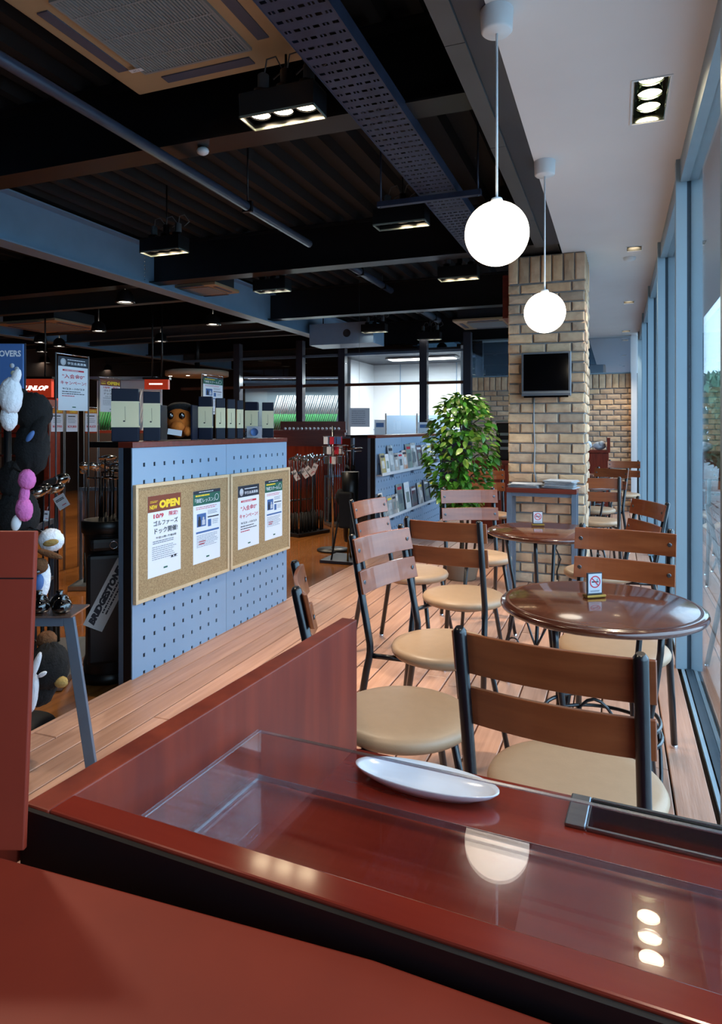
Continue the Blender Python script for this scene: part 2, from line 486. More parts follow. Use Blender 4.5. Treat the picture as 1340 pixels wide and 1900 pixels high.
# ---- dark ribbed shop ceiling
mb = MB(); x = -11.2; prof = []
while x < -.45:
    prof += [(x, 3.22), (x + .10, 3.22), (x + .12, 3.15), (x + .18, 3.15)]; x += .20
prof.append((x, 3.22))
v = [(p[0], yy, p[1]) for yy in (-2.6, 14.7) for p in prof]; n = len(prof)
mb.add(v, [(i, i + n, i + 1 + n, i + 1) for i in range(n - 1)])
cl = mb.build('ceiling', 'black_ceiling'); struct(cl, 'black ribbed steel deck ceiling over the shop')
struct(MB().box(-11.4, .9, -2.8, 14.9, 3.26, 3.40).build('ceiling_slab', 'black_ceiling'), 'roof slab over the building')
struct(MB().box(.30, .44, -2.6, YB + .3, 2.664, 3.25).build('wall_header', 'black_ceiling'), 'wall above the glass front')
# ---- enclosing walls
struct(MB().box(-11.4, -11.2, -2.8, 14.9, ZS - .1, 3.3).build('wall_left', 'shop_wall'), 'dark side wall at the far side of the shop')
struct(MB().box(-11.4, .6, 14.7, 14.9, ZS - .1, 3.3).build('wall_back', 'shop_wall'), 'dark back wall of the shop')
struct(MB().box(-11.4, .6, -2.8, -2.6, ZS - .1, 3.3).build('wall_behind', 'shop_wall'), 'wall behind the counter')

# ---- steel beams
def beam_x(name, label, y, x0, x1, zb, h=.40, w=.17, mat='black_steel', tw=.012):
    t = thing(name, label, 'beam', (0, y, zb)); t['kind'] = 'structure'; del t['category']
    MB().box(x0, x1, -w / 2, w / 2, 0, tw).build('bottom_flange', mat, t)
    MB().box(x0, x1, -.005, .005, tw, h - tw).build('web', mat, t)
    MB().box(x0, x1, -w / 2, w / 2, h - tw, h).build('top_flange', mat, t)
    return t
def beam_y(name, label, x, y0, y1, zb, h=.43, w=.19, mat='blue_steel', tw=.014):
    t = thing(name, label, 'beam', (x, 0, zb)); t['kind'] = 'structure'; del t['category']
    MB().box(-w / 2, w / 2, y0, y1, 0, tw).build('bottom_flange', mat, t)
    MB().box(-.006, .006, y0, y1, tw, h - tw).build('web', mat, t)
    MB().box(-w / 2, w / 2, y0, y1, h - tw, h).build('top_flange', mat, t)
    return t
beam_x('steel_beam', 'black cross beam over the first spotlights', 3.05, -11.2, -.60, 2.75)
beam_x('steel_beam', 'black cross beam in front of the brick pillar', 5.76, -11.2, -.85, 2.75)
beam_x('steel_beam', 'black cross beam beyond the brick pillar', 8.27, -11.2, -.85, 2.75)
beam_x('steel_beam', 'black cross beam above the glass partition', 11.4, -11.2, -.85, 2.75)
for k, (y, lb) in enumerate(((6.68, 'slim dark beam left of the blue beam, nearest one'), (9.2, 'slim dark beam left of the blue beam, middle one'), (9.75, 'slim dark beam left of the blue beam, paired with the middle one'), (12.6, 'slim dark beam left of the blue beam, farthest one'))):
    beam_x('steel_joist', lb, y, -11.2, -4.62, 2.76, h=.3, w=.10, mat='grey_steel')
beam_y('steel_beam', 'big pale blue steel beam running into the shop', -4.5, -2.6, 11.3, 2.70, h=.41)
beam_y('steel_beam', 'pale blue steel beam at the far left of the shop', -9.05, -2.6, 14.6, 2.72, h=.41)
t = beam_y('steel_beam', 'blue-grey beam end behind the glass partition', -3.3, 11.5, 14.6, 2.72, h=.41)
# bolts on the end connection of the blue beam
for k in range(8):
    MB().lathe([(.010, 0), (.010, .006), (.004, .008)], 8).build('bolt', 'chrome', [o for o in bpy.data.objects if o.name == 'steel_beam.004'][0], (.008, 5.60, .06 + .038 * k)).rotation_euler = (0, math.pi / 2, 0)
# fascia beside the white ceiling
t = thing('trim_1', 'dark steel fascia strip along the white ceiling edge', 'trim'); t['kind'] = 'structure'; del t['category']
MB().box(-.508, -.405, -2.6, 5.30, 2.652, 2.70).build('inner_strip', 'dark_steel', t)
for a, b in ((-2.6, 2.39), (2.394, 3.34), (3.344, 4.60), (4.604, 5.30)):
    MB().box(-.585, -.51, a, b, 2.640, 2.69).build('outer_strip', 'grey_steel', t)
MB().box(-.60, -.57, -2.6, 5.3, 2.69, 3.20).build('side_web', 'black_steel', t)
struct(MB().box(-.86, -.42, 5.30, 6.25, 2.662, 3.2).build('trim_2', 'black_steel'), 'black steel box above the brick pillar')

# ---- brick pillar and far brick wall
def brick_mesh(seed, L=.188, h=.066, d=.05):
    rn = random.Random(seed); mb = MB(); e = .007; j = lambda: rn.uniform(-.0025, .0025)
    x, z = L / 2, h / 2
    back = [(-x, 0, -z), (x, 0, -z), (x, 0, z), (-x, 0, z)]
    mid = [(sx * x + j(), -d + e, sz * z + j()) for sx, sz in ((-1, -1), (1, -1), (1, 1), (-1, 1))]
    fr = [(sx * (x - e) + j(), -d + j(), sz * (z - e) + j()) for sx, sz in ((-1, -1), (1, -1), (1, 1), (-1, 1))]
    cen = [(-x * .3 + j(), -d - .003 + j(), j()), (x * .35 + j(), -d - .003 + j(), j())]
    vs = back + mid + fr + cen; fs = []
    for q in range(4):
        r = (q + 1) % 4
        fs += [(q, r, 4 + r, 4 + q), (4 + q, 4 + r, 8 + r, 8 + q)]
    fs += [(8, 9, 13, 12), (9, 10, 13), (10, 11, 12, 13), (11, 8, 12)]
    mb.add(vs, fs, False)
    return mb.mesh('brick', 'brick')
BM = [brick_mesh(s) for s in range(6)]
RP, BP = .0785, .2005
def brick_face(parent, W_, Hh, org, ang, seed, soldier=True, hide=None, proud=.05, stuff=None):
    """courses of bricks on a face: local x along W_, z up; org = lower left; outward normal = -y rotated"""
    rn = random.Random(seed); ca, sa = math.cos(ang), math.sin(ang)
    top = Hh - (.228 if soldier else 0)
    rows = int(top / RP); rp = top / rows; cnt = 0
    def put(xc, zc, sx, sz, roll=0.):
        nonlocal cnt
        if hide and hide(xc, zc): return
        loc = (org[0] + xc * ca, org[1] + xc * sa, org[2] + zc)
        o = inst('brick', rn.choice(BM), parent, loc, (0, roll, ang), (sx, 1 + rn.uniform(-.08, .08), sz)); cnt += 1
    for r in range(rows):
        x = -(.5 * BP if r % 2 else 0) - .0
        while x < W_ - .01:
            a = max(x, 0) ; b = min(x + BP, W_)
            if b - a > .035:
                put((a + b) / 2, rp * (r + .5), (b - a - .0125) / .188, (rp - .0125) / .066)
            x += BP
    if soldier:
        k = round(W_ / .092); p = W_ / k
        for i in range(k):
            put(p * (i + .5), top + .116, (.212) / .188, (p - .012) / .066, math.pi / 2)
    return cnt
PX0, PX1, PY0, PY1 = -.834, -.222, 5.567, 6.18
pil = thing('brick_pillar', 'square pillar clad in rough tan bricks with a soldier course on top', 'pillar'); pil['kind'] = 'structure'; del pil['category']
MB().box(PX0 + .016, PX1 - .016, PY0 + .016, PY1 - .016, 0, 2.65).build('mortar_core', 'mortar', pil)
brick_face(pil, PX1 - PX0, 2.65, (PX0, PY0 + .05, 0), 0, 1)
brick_face(pil, PY1 - PY0 - .055, 2.65, (PX1 - .05, PY0 + .055, 0), math.pi / 2, 2)
MB().box(PX0, PX0 + .04, PY0 + .055, PY1, 0, 2.65).build('left_cladding', 'brick', pil)
wb = thing('wall_far', 'tan brick wall at the far end of the cafe', 'wall'); wb['kind'] = 'structure'; del wb['category']
MB().box(-2.25, .30, YB + .014, YB + .2, 0, 2.08).build('mortar_core', 'mortar', wb)
brick_face(wb, .66, 2.08, (-.44, YB + .05, 0), 0, 5)
brick_face(wb, .66, 2.08, (-2.20, YB + .05, 0), 0, 6)
# the stretch of this wall hidden behind the pillar, one joined piece
mb = MB()
for r in range(24):
    for i in range(6):
        x = -1.53 + .182 * i + (.09 if r % 2 else 0)
        if x + .17 < -.45: mb.box(x, x + .17, YB, YB + .05, r * .0772 + .006, r * .0772 + .071)
tag(mb.build('hidden_bricks', 'brick', wb), kind='stuff')
tp = thing('window_2', 'glass transom above the far brick wall', 'window'); tp['kind'] = 'structure'; del tp['category']
clear('glass_mirror', (.55, .65, .75, 1), .45)
MB().box(-2.2, .20, YB + .04, YB + .05, 2.085, 2.64).build('pane', 'glass_mirror', tp)
MB().box(-2.2, .20, YB + .03, YB + .06, 2.08, 2.10).build('frame', 'mullion', tp)
struct(MB().box(.205, .285, YB - .06, YB + .1, 0, 2.65).build('trim_3', 'white_ceiling'), 'white painted post beside the far brick wall')
struct(MB().box(-2.3, .6, 12.3, 12.4, ZS, 3.2).build('wall_end', 'room_white'), 'pale wall of the room beyond the transom')

# ---- glass partition, lit fitting room behind it
YP = 10.40
pt = thing('wall_partition', 'glass partition with dark steel posts at the back of the shop', 'wall'); pt['kind'] = 'structure'; del pt['category']
pxs = [442, 558, 636, 787, 868]
pX = [at_y(p, 700, YP).x for p in pxs]
pm_ = MB().box(-.06, .06, -.06, .06, ZS, 2.75).mesh('post', 'dark_steel')
for x in pX: inst('post', pm_, pt, (x, YP, 0))
MB().box(-7.5, -2.2, YP - .03, YP + .03, 2.46, 2.50).build('top_rail', 'bluish_steel', pt)
MB().box(-7.5, -2.2, YP - .03, YP + .03, 1.955, 2.00).build('mid_rail', 'brown_panel', pt)
for a, b in zip(pX[:-1], pX[1:]):
    MB().box(a + .06, b - .06, YP - .004, YP + .004, 2.0, 2.46).build('pane', 'glass_dim', pt)
    MB().box(a + .06, b - .06, YP - .004, YP + .004, 1.15, 1.955).build('pane', 'glass', pt)
    MB().box(a + .06, b - .06, YP - .02, YP + .02, ZS, 1.14).build('dado_panel', 'dark_steel', pt)
rm = thing('wall_room', 'white painted walls of the lit room behind the glass partition', 'wall'); rm['kind'] = 'structure'; del rm['category']
xl = at_y(650, 700, 11.7).x
MB().box(xl, -2.3, 13.0, 13.06, ZS, 2.6).build('rear_panel', 'room_white', rm)
MB().box(xl - .06, xl, 11.72, 13.06, ZS, 2.6).build('side_panel', 'room_white', rm)
MB().box(-2.36, -2.30, 10.75, 13.06, ZS, 2.6).build('side_panel', 'room_white', rm)
MB().box(xl, -2.3, 10.9, 13.06, 2.55, 2.6).build('lid', 'dark_steel', rm)
for q in range(3):
    xx = xl + (q + 1) * (-2.36 - xl) / 4
    MB().box(xx - .006, xx + .006, 12.985, 13.0, ZS, 2.55).build('panel_joint', 'peg', rm)
MB().box(xl, -2.36, 12.985, 13.0, 1.22, 1.24).build('panel_joint', 'peg', rm)

# ================================================================== CEILING FITTINGS
# ---- triple spotlight boxes of the shop ceiling
def can_light(p, label, to, watts, yaw=0., lit=(1, 1, 1), lens='lamp_lens', group='triple spotlight boxes under the black ceiling'):
    t = thing('triple_spotlight', label, 'spotlight', p, 0., group)
    w, d, h = .37, .145, .105
    f = MB()
    for a in ((-w/2, w/2, -d/2, -d/2+.006), (-w/2, w/2, d/2-.006, d/2), (-w/2, -w/2+.006, -d/2, d/2), (w/2-.006, w/2, -d/2, d/2)):
        f.box(*a, -.004, .006)
    f.build('frame', 'lamp_frame', t)
    b = MB()
    b.box(-w/2+.002, w/2-.002, -d/2+.001, -d/2+.004, .006, h); b.box(-w/2+.002, w/2-.002, d/2-.004, d/2-.001, .006, h)
    b.box(-w/2+.001, -w/2+.004, -d/2, d/2, .006, h); b.box(w/2-.004, w/2-.001, -d/2, d/2, .006, h); b.box(-w/2, w/2, -d/2, d/2, h, h+.004)
    b.build('housing', 'lamp_body', t)
    for k in (-1, 0, 1):
        x = k * .115
        hd = MB().lathe([(.012, .15), (.030, .145), (.034, .09), (.050, .045), (.052, .028), (.047, .026)], 20, (x, 0, 0)).build('lamp_head', 'lamp_body', t)
        MB().lathe([(0.0005, .030), (.030, .027), (.047, .034)], 20, (x, 0, 0)).build('lens', lens if lit[k+1] else 'lamp_reflector', hd)
        MB().lathe([(.026, .15), (.026, .215), (.012, .225)], 14, (x + .01, .01, 0)).build('transformer', 'wire' if k else 'lamp_body', t)
        pts = [(x + .02, 0, .21), (x + .05, -.03, .26), (x + .09, -.02, .27), (x + .10, .03, .23), (x + .05, .03, .20)]
        MB().tube(pts, .004, 6).build('cable', 'wire', t)
    hz = 3.2 - p[2]
    MB().tube([(0, .03, h), (0, .03, hz)], .006, 6).build('hanger', 'lamp_body', t)
    for k, tt in enumerate(to):
        spot('spot_bulb', (p[0] + (k - 1) * .115, p[1], p[2] + .02), tt, watts, ang=62, blend=.6, r=.035, parent=t)
    return t
can_light((-1.405, 2.70, 2.65), 'lit triple spotlight box nearest the ceiling air conditioner', [(-1.0, 2.2, 0), (-.9, 3.1, 0), (-1.7, 2.6, 0)], 115)
can_light((-1.385, 4.42, 2.65), 'lit triple spotlight box left of the larger glass globe', [(-1.1, 4.0, 0), (-.9, 4.9, .6), (-1.5, 4.2, 0)], 115, lit=(0, 1, 1))
can_light((-3.36, 4.43, 2.65), 'lit triple spotlight box beside the pale blue beam end', [(-2.3, 3.6, .6), (-3.4, 3.6, 0), (-3.6, 4.4, 0)], 150)
can_light((-1.38, 6.19, 2.65), 'lit triple spotlight box just left of the brick pillar', [(-.75, 5.5, 1.2), (-1.2, 5.5, 1.0), (-1.4, 6.0, .2)], 130)
can_light((-1.40, .96, 2.65), 'triple spotlight box above and behind the counter', [(-.9, .6, .8), (-.5, .9, .8), (-1.6, 1.2, 0)], 40)
def small_can(px, py, z, label, watts=0, to=None):
    p = at_z(px, py, z)
    return can_light(tuple(p), label, [to or (p.x, p.y - .4, 0)] if watts else [], watts, lens='lamp_dim')
small_can(505, 540, 2.66, 'triple spotlight box behind the first black cross beam', 170, (-3.4, 7.0, 0))
small_can(695, 616, 2.66, 'triple spotlight box beside the pale duct box', 150, (-2.4, 8.0, .5))
small_can(797, 630, 2.66, 'triple spotlight box above the plant in the shop', 140, (-2.2, 9.0, .5))
# ---- round and flush downlights of the shop: small discs with a rim
def downlight(px, py, z, label, r=.085, watts=0):
    p = at_z(px, py, z)
    t = thing('downlight', label, 'lamp', tuple(p), 0., 'lit downlights deep in the shop')
    MB().lathe([(r, 0), (r + .02, 0), (r + .02, .012), (r, .10), (r * .5, .14)], 20).build('rim', 'lamp_body', t)
    MB().lathe([(0.0005, .016), (r * .6, .013), (r, .02)], 20).build('lens', 'lamp_dim', t)
    MB().tube([(0, 0, .13), (0, 0, (3.2 if z > 2.55 else 2.56) - z)], .008, 6).build('hanger', 'lamp_body', t)
    if watts: spot('downlight_bulb', (p.x, p.y, p.z - .01), (p.x, p.y, 0), watts, ang=110, blend=.7, r=.06, parent=t)
    return t
for (px, py, lb, w) in ((232, 562, 'bright downlight below the near blue beam end', 70), (183, 615, 'downlight right of the flush ceiling panel at left', 60), (395, 603, 'downlight halfway along the blue beam', 70), (298, 634, 'downlight above the round cream canopy, nearer one', 60),
        (75, 636, 'downlight at far left above the blue poster, upper', 0), (110, 643, 'downlight at far left beside the upper one', 0), (78, 653, 'downlight at far left, lower', 60), (84, 673, 'downlight just left of the hanging white banner', 0),
        (820, 651, 'large white downlight over the lit room', 90), (622, 690, 'downlight seen through the glass left of the lit room', 60), (561, 674, 'downlight seen through the glass further left', 60), (200, 687, 'tiny downlight right of the white banner', 0)):
    downlight(px, py, 2.2 if 'inside the lit' in lb else 2.62, lb, watts=w * 3)
# ---- lamps recessed in the white ceiling
def recess(d, label, n, watts):
    x0, x1, y0, y1 = d; cx_, cy_ = (x0 + x1) / 2, (y0 + y1) / 2
    t = thing('recessed_spotlight', label, 'spotlight', (cx_, cy_, ZW), 0., 'recessed lamps in the white ceiling')
    w, l = (x1 - x0) / 2 - .001, (y1 - y0) / 2 - .001; h = .11
    b = MB(); e = .004
    b.box(-w, -w + e, -l, l, .0, h); b.box(w - e, w, -l, l, .0, h); b.box(-w, w, -l, -l + e, .0, h); b.box(-w, w, l - e, l, .0, h); b.box(-w, w, -l, l, h, h + .004)
    b.build('housing', 'lamp_reflector' if n > 1 else 'lamp_body', t)
    f = MB(); q = .009
    for a in ((-w-q, w+q, -l-q, -l), (-w-q, w+q, l, l+q), (-w-q, -w, -l, l), (w, w+q, -l, l)): f.box(*a, -.004, .0)
    f.build('frame', 'white_plastic', t)
    for k in range(n):
        y = (k - (n - 1) / 2) * .125
        hd = MB().lathe([(.02, .10), (.046, .075), (.052, .035), (.049, .03)], 24, (0, y, 0)).build('lamp_head', 'lamp_reflector', t)
        MB().lathe([(0.0005, .036), (.03, .033), (.048, .040)], 24, (0, y, 0)).build('lens', 'lamp_lens', hd)
        spot('spot_bulb', (cx_, cy_ + y, ZW + .028), (cx_ - .25, cy_ + y - .1, 0), watts, ang=75, blend=.6, r=.03, parent=t)
recess(DLS[4], 'recessed triple spotlight in the white ceiling above the counter', 3, 14)
recess(DLS[0], 'big recessed triple spotlight in the white ceiling near the glass', 3, 35)
recess(DLS[1], 'recessed square downlight in the white ceiling, second along the glass', 1, 90)
recess(DLS[2], 'recessed square downlight in the white ceiling, third along the glass', 1, 90)
recess(DLS[3], 'recessed square downlight in the white ceiling nearest the far wall', 1, 110)
o = MB().lathe([(.05, 0), (.045, -.02), (.02, -.028), (.0005, -.028)], 20).build('smoke_detector', 'white_plastic', None, (.10, 5.92, ZW)); tag(o, 'small round white smoke detector on the white ceiling', 'detector')
# ---- pendant globes
def pendant(p, zc, label):
    t = thing('pendant_lamp', label, 'pendant lamp', (p[0], p[1], zc), 0., 'white glass globe pendants')
    r = .1065
    prof = [(r * math.sin(a), -r * math.cos(a)) for a in [math.pi * k / 24 for k in range(24)]]
    prof = [(max(q[0], .0004), q[1]) for q in prof] 
    MB().lathe(prof, 40).build('globe', 'globe', t)
    MB().lathe([(.0135, r - .003), (.022, r), (.0175, r + .012), (.004, r + .014)], 20).build('collar', 'white_plastic', t)
    MB().tube([(0, 0, r + .01), (0, 0, ZW - zc - .07)], .0042, 8).build('cord', 'white_plastic', t)
    MB().lathe([(.0005, -.078), (.045, -.075), (.052, -.068), (.055, 0.0)], 28, (0, 0, ZW - zc)).build('canopy', 'white_plastic', t)
    return t
P1 = at_z(922, 20, ZW); P2 = at_z(1011, 300, ZW)
d1 = -P1.x * SN + P1.y * CS; d2 = -P2.x * SN + P2.y * CS
pendant(P1, EYE + (795 - 434) * d1 / FPX, 'larger-looking glowing white glass globe pendant, nearest the camera')
pendant(P2, EYE + (795 - 580) * d2 / FPX, 'glowing white glass globe pendant in front of the brick pillar')
# ---- conduits
def conduit(pts, r, label, mat='conduit', name='conduit_pipe'):
    t = thing(name, label, 'pipe', tuple(pts[0]))
    q = [Vector(p) - Vector(pts[0]) for p in pts]
    MB().tube(q, r, 10).build('pipe', mat, t)
    for f in (.15, .5, .85):
        c = q[0].lerp(q[-1], f)
        MB().box(-r - .006, r + .006, c.y - .012, c.y + .012, -r - .006, r + .006).build('clamp', 'black_steel', t)
        MB().tube([(0, c.y, r), (0, c.y, 3.2 - pts[0][2])], .005, 6).build('hanger_rod', 'black_steel', t)
    return t
conduit([(-2.24, -1.5, 2.69), (-2.24, 4.75, 2.69)], .028, 'long bluish conduit pipe under the dark ceiling')
a, b = at_z(648, 492, 3.0), at_z(755, 553, 3.0)
conduit([(a.x, 5.9, 3.0), (a.x, 8.1, 3.0)], .04, 'bluish conduit pipe beyond the first cross beam')
a = at_z(790, 580, 3.0)
conduit([(a.x, 8.4, 3.0), (a.x, 10.6, 3.0)], .05, 'pale conduit pipe right of the spotlights over the plant', 'bluish_steel')
o = MB().sphere((0, 0, -.02), .035, .03, .022, 12).build('sprinkler_sensor', 'white_plastic', None, (at_z(328, 245, 2.74).x, 3.05, 2.752)); tag(o, 'small white sensor under the black cross beam', 'sensor')
# ---- perforated cable tray
ct = thing('cable_tray', 'perforated steel cable tray hanging under the dark ceiling', 'cable tray', (0, 0, 2.70))
XA, XB = -1.147, -.913
hv = [ -2.2 + .062 * k for k in range(int(7.7 / .062))]
p_, f_ = perf(0, XB - XA, -2.4, 5.66, [.022 + .038 * k for k in range(6)], hv, .024, .017)
MB().add([(XA + u, v_, 0) for u, v_ in p_], f_).build('perforated_base', 'tray_steel', ct)
rb = MB()
for k, v_ in enumerate(hv):
    for q in range(6):
        if (k + q) % 2: rb.box(XA + .022 + .038 * q - .003, XA + .022 + .038 * q + .003, v_ - .0085, v_ + .0085, -.001, .001)
tag(rb.build('slot_bridge', 'tray_steel', ct), kind='stuff')
MB().box(XA - .003, XA, -2.4, 5.66, -.003, .06).build('side_rail', 'tray_steel', ct)
MB().box(XB, XB + .003, -2.4, 5.66, -.003, .06).build('side_rail', 'tray_steel', ct)
for y in (1.7, 4.03):
    tb = MB().box(-1.42, -.76, y - .018, y + .018, -.045, -.012).build('trapeze_bar', 'tray_steel', ct)
    for x in (-1.40, -.78): MB().tube([(x, y, -.05), (x, y, .5)], .006, 6).build('hanger_rod', 'conduit', tb)
# ---- ceiling cassettes
def cassette(p, w, l, label, slats=34):
    t = thing('ceiling_cassette', label, 'air conditioner', p, 0.)
    MB().box(-w/2, w/2, -l/2, l/2, 0, .035).build('panel', 'acac_beige', t, bevel=.008)
    MB().box(-w*.42, w*.42, -l*.42, l*.42, .035, .2).build('body', 'acdark', t)
    g = w * .30
    MB().box(-g, g, -g, g, -.004, -.0005).build('intake', 'acdark', t)
    if slats > 12:
        sm_ = MB().box(-.0042, .0042, -g, g, -.012, -.003).mesh('grille_slat', 'acgrille')
        for k in range(slats): inst('grille_slat', sm_, t, (-g + 2 * g * (k + .5) / slats, 0, 0))
        for y in (-.5, 0, .5): MB().box(-g, g, y * g * 1.2 - .004, y * g * 1.2 + .004, -.013, -.004).build('grille_bar', 'acgrille', t)
        f = MB(); q = .012
        for a in ((-g-q, g+q, -g-q, -g), (-g-q, g+q, g, g+q), (-g-q, -g, -g, g), (g, g+q, -g, g)): f.box(*a, -.014, 0)
        f.build('grille_frame', 'acgrille', t)
    else:
        MB().box(-g, g, -g, g, -.006, -.004).build('grille_frame', 'acgrille', t)
    for ang in range(4):
        v_ = MB().box(-w*.26, w*.26, w*.375, w*.435, -.006, .0).build('air_vane', 'acvane', t); v_.rotation_euler[2] = ang * math.pi / 2
    return t
ac = cassette((-1.812, 2.80 - .465, 2.95), .93, .93, 'beige ceiling air-conditioner cassette with a slatted intake grille', 36)
for x in (-.3, .3):
    MB().tube([(x, .3, .2), (x, .3, .22)], .008, 6).build('hanger_rod', 'conduit', ac)
pl = MB().box(-.035, .035, -.012, .012, -.016, -.0145).build('name_plate', 'paper', ac, (-.30, .24, 0)); text('AC-2', 'ink', pl, 0, 0, .011, z=-.0168).rotation_euler = (math.pi, 0, 0)
p = at_z(905, 602, 2.85); cassette((p.x, p.y, 2.85), .9, .9, 'beige ceiling cassette left of the brick pillar', 0)
p = at_z(92, 607, 2.70); cassette((p.x, p.y, 2.70), 1.1, .9, 'beige flush ceiling panel at the far left', 0)
p = at_z(378, 540, 2.78); cassette((p.x, p.y, 2.78), .62, .5, 'small beige ceiling unit in front of the blue beam', 0)
# pale duct box with a round hole
p = at_y(655, 622, 9.6)
t = thing('duct_box', 'pale blue duct box with a round hole beside the blue beam', 'duct', tuple(p))
MB().box(-.62, .42, -.25, .25, -.16, .16).build('casing', 'blue_steel', t)
MB().lathe([(.0005, 0), (.055, 0), (.06, .004)], 20).build('hole', 'acdark', t, (.0, -.251, 0)).rotation_euler = (math.pi / 2, 0, 0)
MB().tube([(-.5, 0, .16), (-.5, 0, 3.16 - p.z)], .01, 6).build('hanger_rod', 'conduit', t)
# red edged board high on the pillar's left flank
p = at_y(938, 570, 6.3)
o = MB().box(-.03, .03, -.2, .2, -.18, .18).build('wall_sign', 'shelf_red', None, (PX0 - .031, 5.9, p.z - .02)); tag(o, 'red sign board fixed high on the left flank of the pillar', 'sign')
# round cream canopy in the shop
p = at_y(366, 694, 11.0)
t = thing('round_canopy', 'round cream ceiling canopy over the back of the shop', 'canopy', (p.x, p.y, p.z))
MB().lathe([(.0005, -.05), (.56, -.05), (.60, -.04), (.60, .05), (.56, .06), (.0005, .06)], 40).build('drum', 'drum_cream', t)
MB().tube([(0, 0, .06), (0, 0, 3.15 - p.z)], .05, 8).build('stem', 'black_steel', t)
for k in range(3): MB().lathe([(.0005, -.056), (.03, -.054), (.03, -.05)], 12).build('canopy_light', 'lamp_dim', t, (-.4 + .4 * k, -.3, 0))

# ================================================================== COUNTER IN THE FOREGROUND
K = 1.212
CO = (-.337 * K, .309 * K); CROT = -math.radians(3.6)
zw, zc, za = EYE - .228 * K, EYE - .38 * K, .882
t = thing('service_counter', 'cherry red wooden service counter with raised rim in the foreground', 'counter', (CO[0], CO[1], 0), CROT)
CW, CD, TH = .66, .534, .024
MB().box(0, TH, 0, CD, 0, zw).build('side_panel', 'cherry', t, bevel=.0015)
MB().box(TH, CW, 0.001, TH, za - .2, zw).build('front_rim', 'cherry_top', t, bevel=.0015)
MB().box(0.0005, CW, -.004, .0, 0, zw - .002).build('black_facing', 'black_edge', t)
MB().box(TH, CW, TH, .262, zc, za - .008).build('raised_base', 'cherry_top', t)
cnt_root = t
MB().box(TH + .002, CW, CD - .03, CD - .012, 0, zc - .03).build('back_panel', 'cherry', t)
# acrylic tray
a = thing('acrylic_tray', 'clear acrylic tray lying on the red counter', 'tray', (CO[0], CO[1], 0), CROT)
x0, x1, y0, y1, h = .036, .64, TH + .004, .256, .047
MB().box(x0, x1, y0, y1, za - .006, za).build('tray_floor', 'acrylic', a)
MB().box(x0, x0 + .004, y0, y1, za, za + h).build('tray_wall', 'acrylic', a)
MB().box(x0 + .004, x1, y1 - .004, y1, za, za + h).build('tray_wall', 'acrylic', a)
ed = MB().box(x0, x0 + .004, y0, y1, za + h, za + h + .0012)
ed.box(x0 + .004, x1, y1 - .004, y1, za + h, za + h + .0012)
ed.box(x0 - .0005, x0 + .0, y0, y1, za - .006, za - .003); ed.box(x0, x1, y1, y1 + .0006, za - .006, za + .0005)
ed.build('polished_edge', 'acrylic_edge', a)
# oval dish
dp = at_z(788, 1446, zc + .012)
t2 = thing('oval_dish', 'small white oval dish on the red counter', 'dish', (dp.x, dp.y, zc + .0008), CROT)
pr = [(.0005, .004), (.6, .004), (.78, .006), (.94, .013), (1., .0165), (1.0, .0145), (.93, .009), (.74, .001), (.55, .0), (.0005, .0)]
mb = MB(); mb.lathe([(r, z) for r, z in pr], 48, sx=.096, sy=.034); mb.build('bowl', 'porcelain', t2)
# stainless insert pan
pa = at_z(1000 + 300 / 4.06, 1380 + 405 / 4.06, zc); pb = at_z(1000 + 135 / 4.06, 1380 + 610 / 4.06, zc)
t3 = thing('steel_pan', 'long stainless steel pan set into the red counter top', 'pan', (CO[0], CO[1], 0), CROT)
inv = Matrix.Rotation(-CROT, 3, 'Z')
la = inv @ Vector((pa.x - CO[0], pa.y - CO[1], 0)); lb = inv @ Vector((pb.x - CO[0], pb.y - CO[1], 0))
qx0 = (la.x + lb.x) / 2; qy1 = la.y; qy0 = lb.y; qx1 = CW - .02; hz = .005
r = MB()
r.box(qx0, qx0 + .024, qy0, qy1, zc, zc + hz); r.box(qx0 + .024, qx1, qy0, qy0 + .005, zc, zc + hz)
r.box(qx0 + .024, qx1, qy1 - .005, qy1, zc, zc + hz); r.box(qx1 - .02, qx1, qy0, qy1, zc, zc + hz)
r.build('rim', 'pan_steel', t3, bevel=.002)
wt = MB(); ye_ = CD - .006
wt.box(TH, qx0 + .012, TH, ye_, zc - .03, zc); wt.box(qx0 + .012, CW, TH, qy0 + .003, zc - .03, zc); wt.box(qx0 + .012, CW, qy1 - .003, ye_, zc - .03, zc); wt.box(qx1 - .01, CW, qy0 + .003, qy1 - .003, zc - .03, zc)
wt.build('worktop', 'cherry_top', cnt_root)
w_ = MB(); e = .0015
wx0, wx1, wy0, wy1, wd_ = qx0 + .024, qx1 - .02, qy0 + .005, qy1 - .005, zc - .045
w_.box(wx0, wx1, wy0, wy1, wd_, wd_ + e)
w_.box(wx0, wx0 + e, wy0, wy1, wd_, zc + .001).box(wx1 - e, wx1, wy0, wy1, wd_, zc + .001).box(wx0, wx1, wy0, wy0 + e, wd_, zc + .001).box(wx0, wx1, wy1 - e, wy1, wd_, zc + .001)
w_.build('well', 'pan_steel', t3)
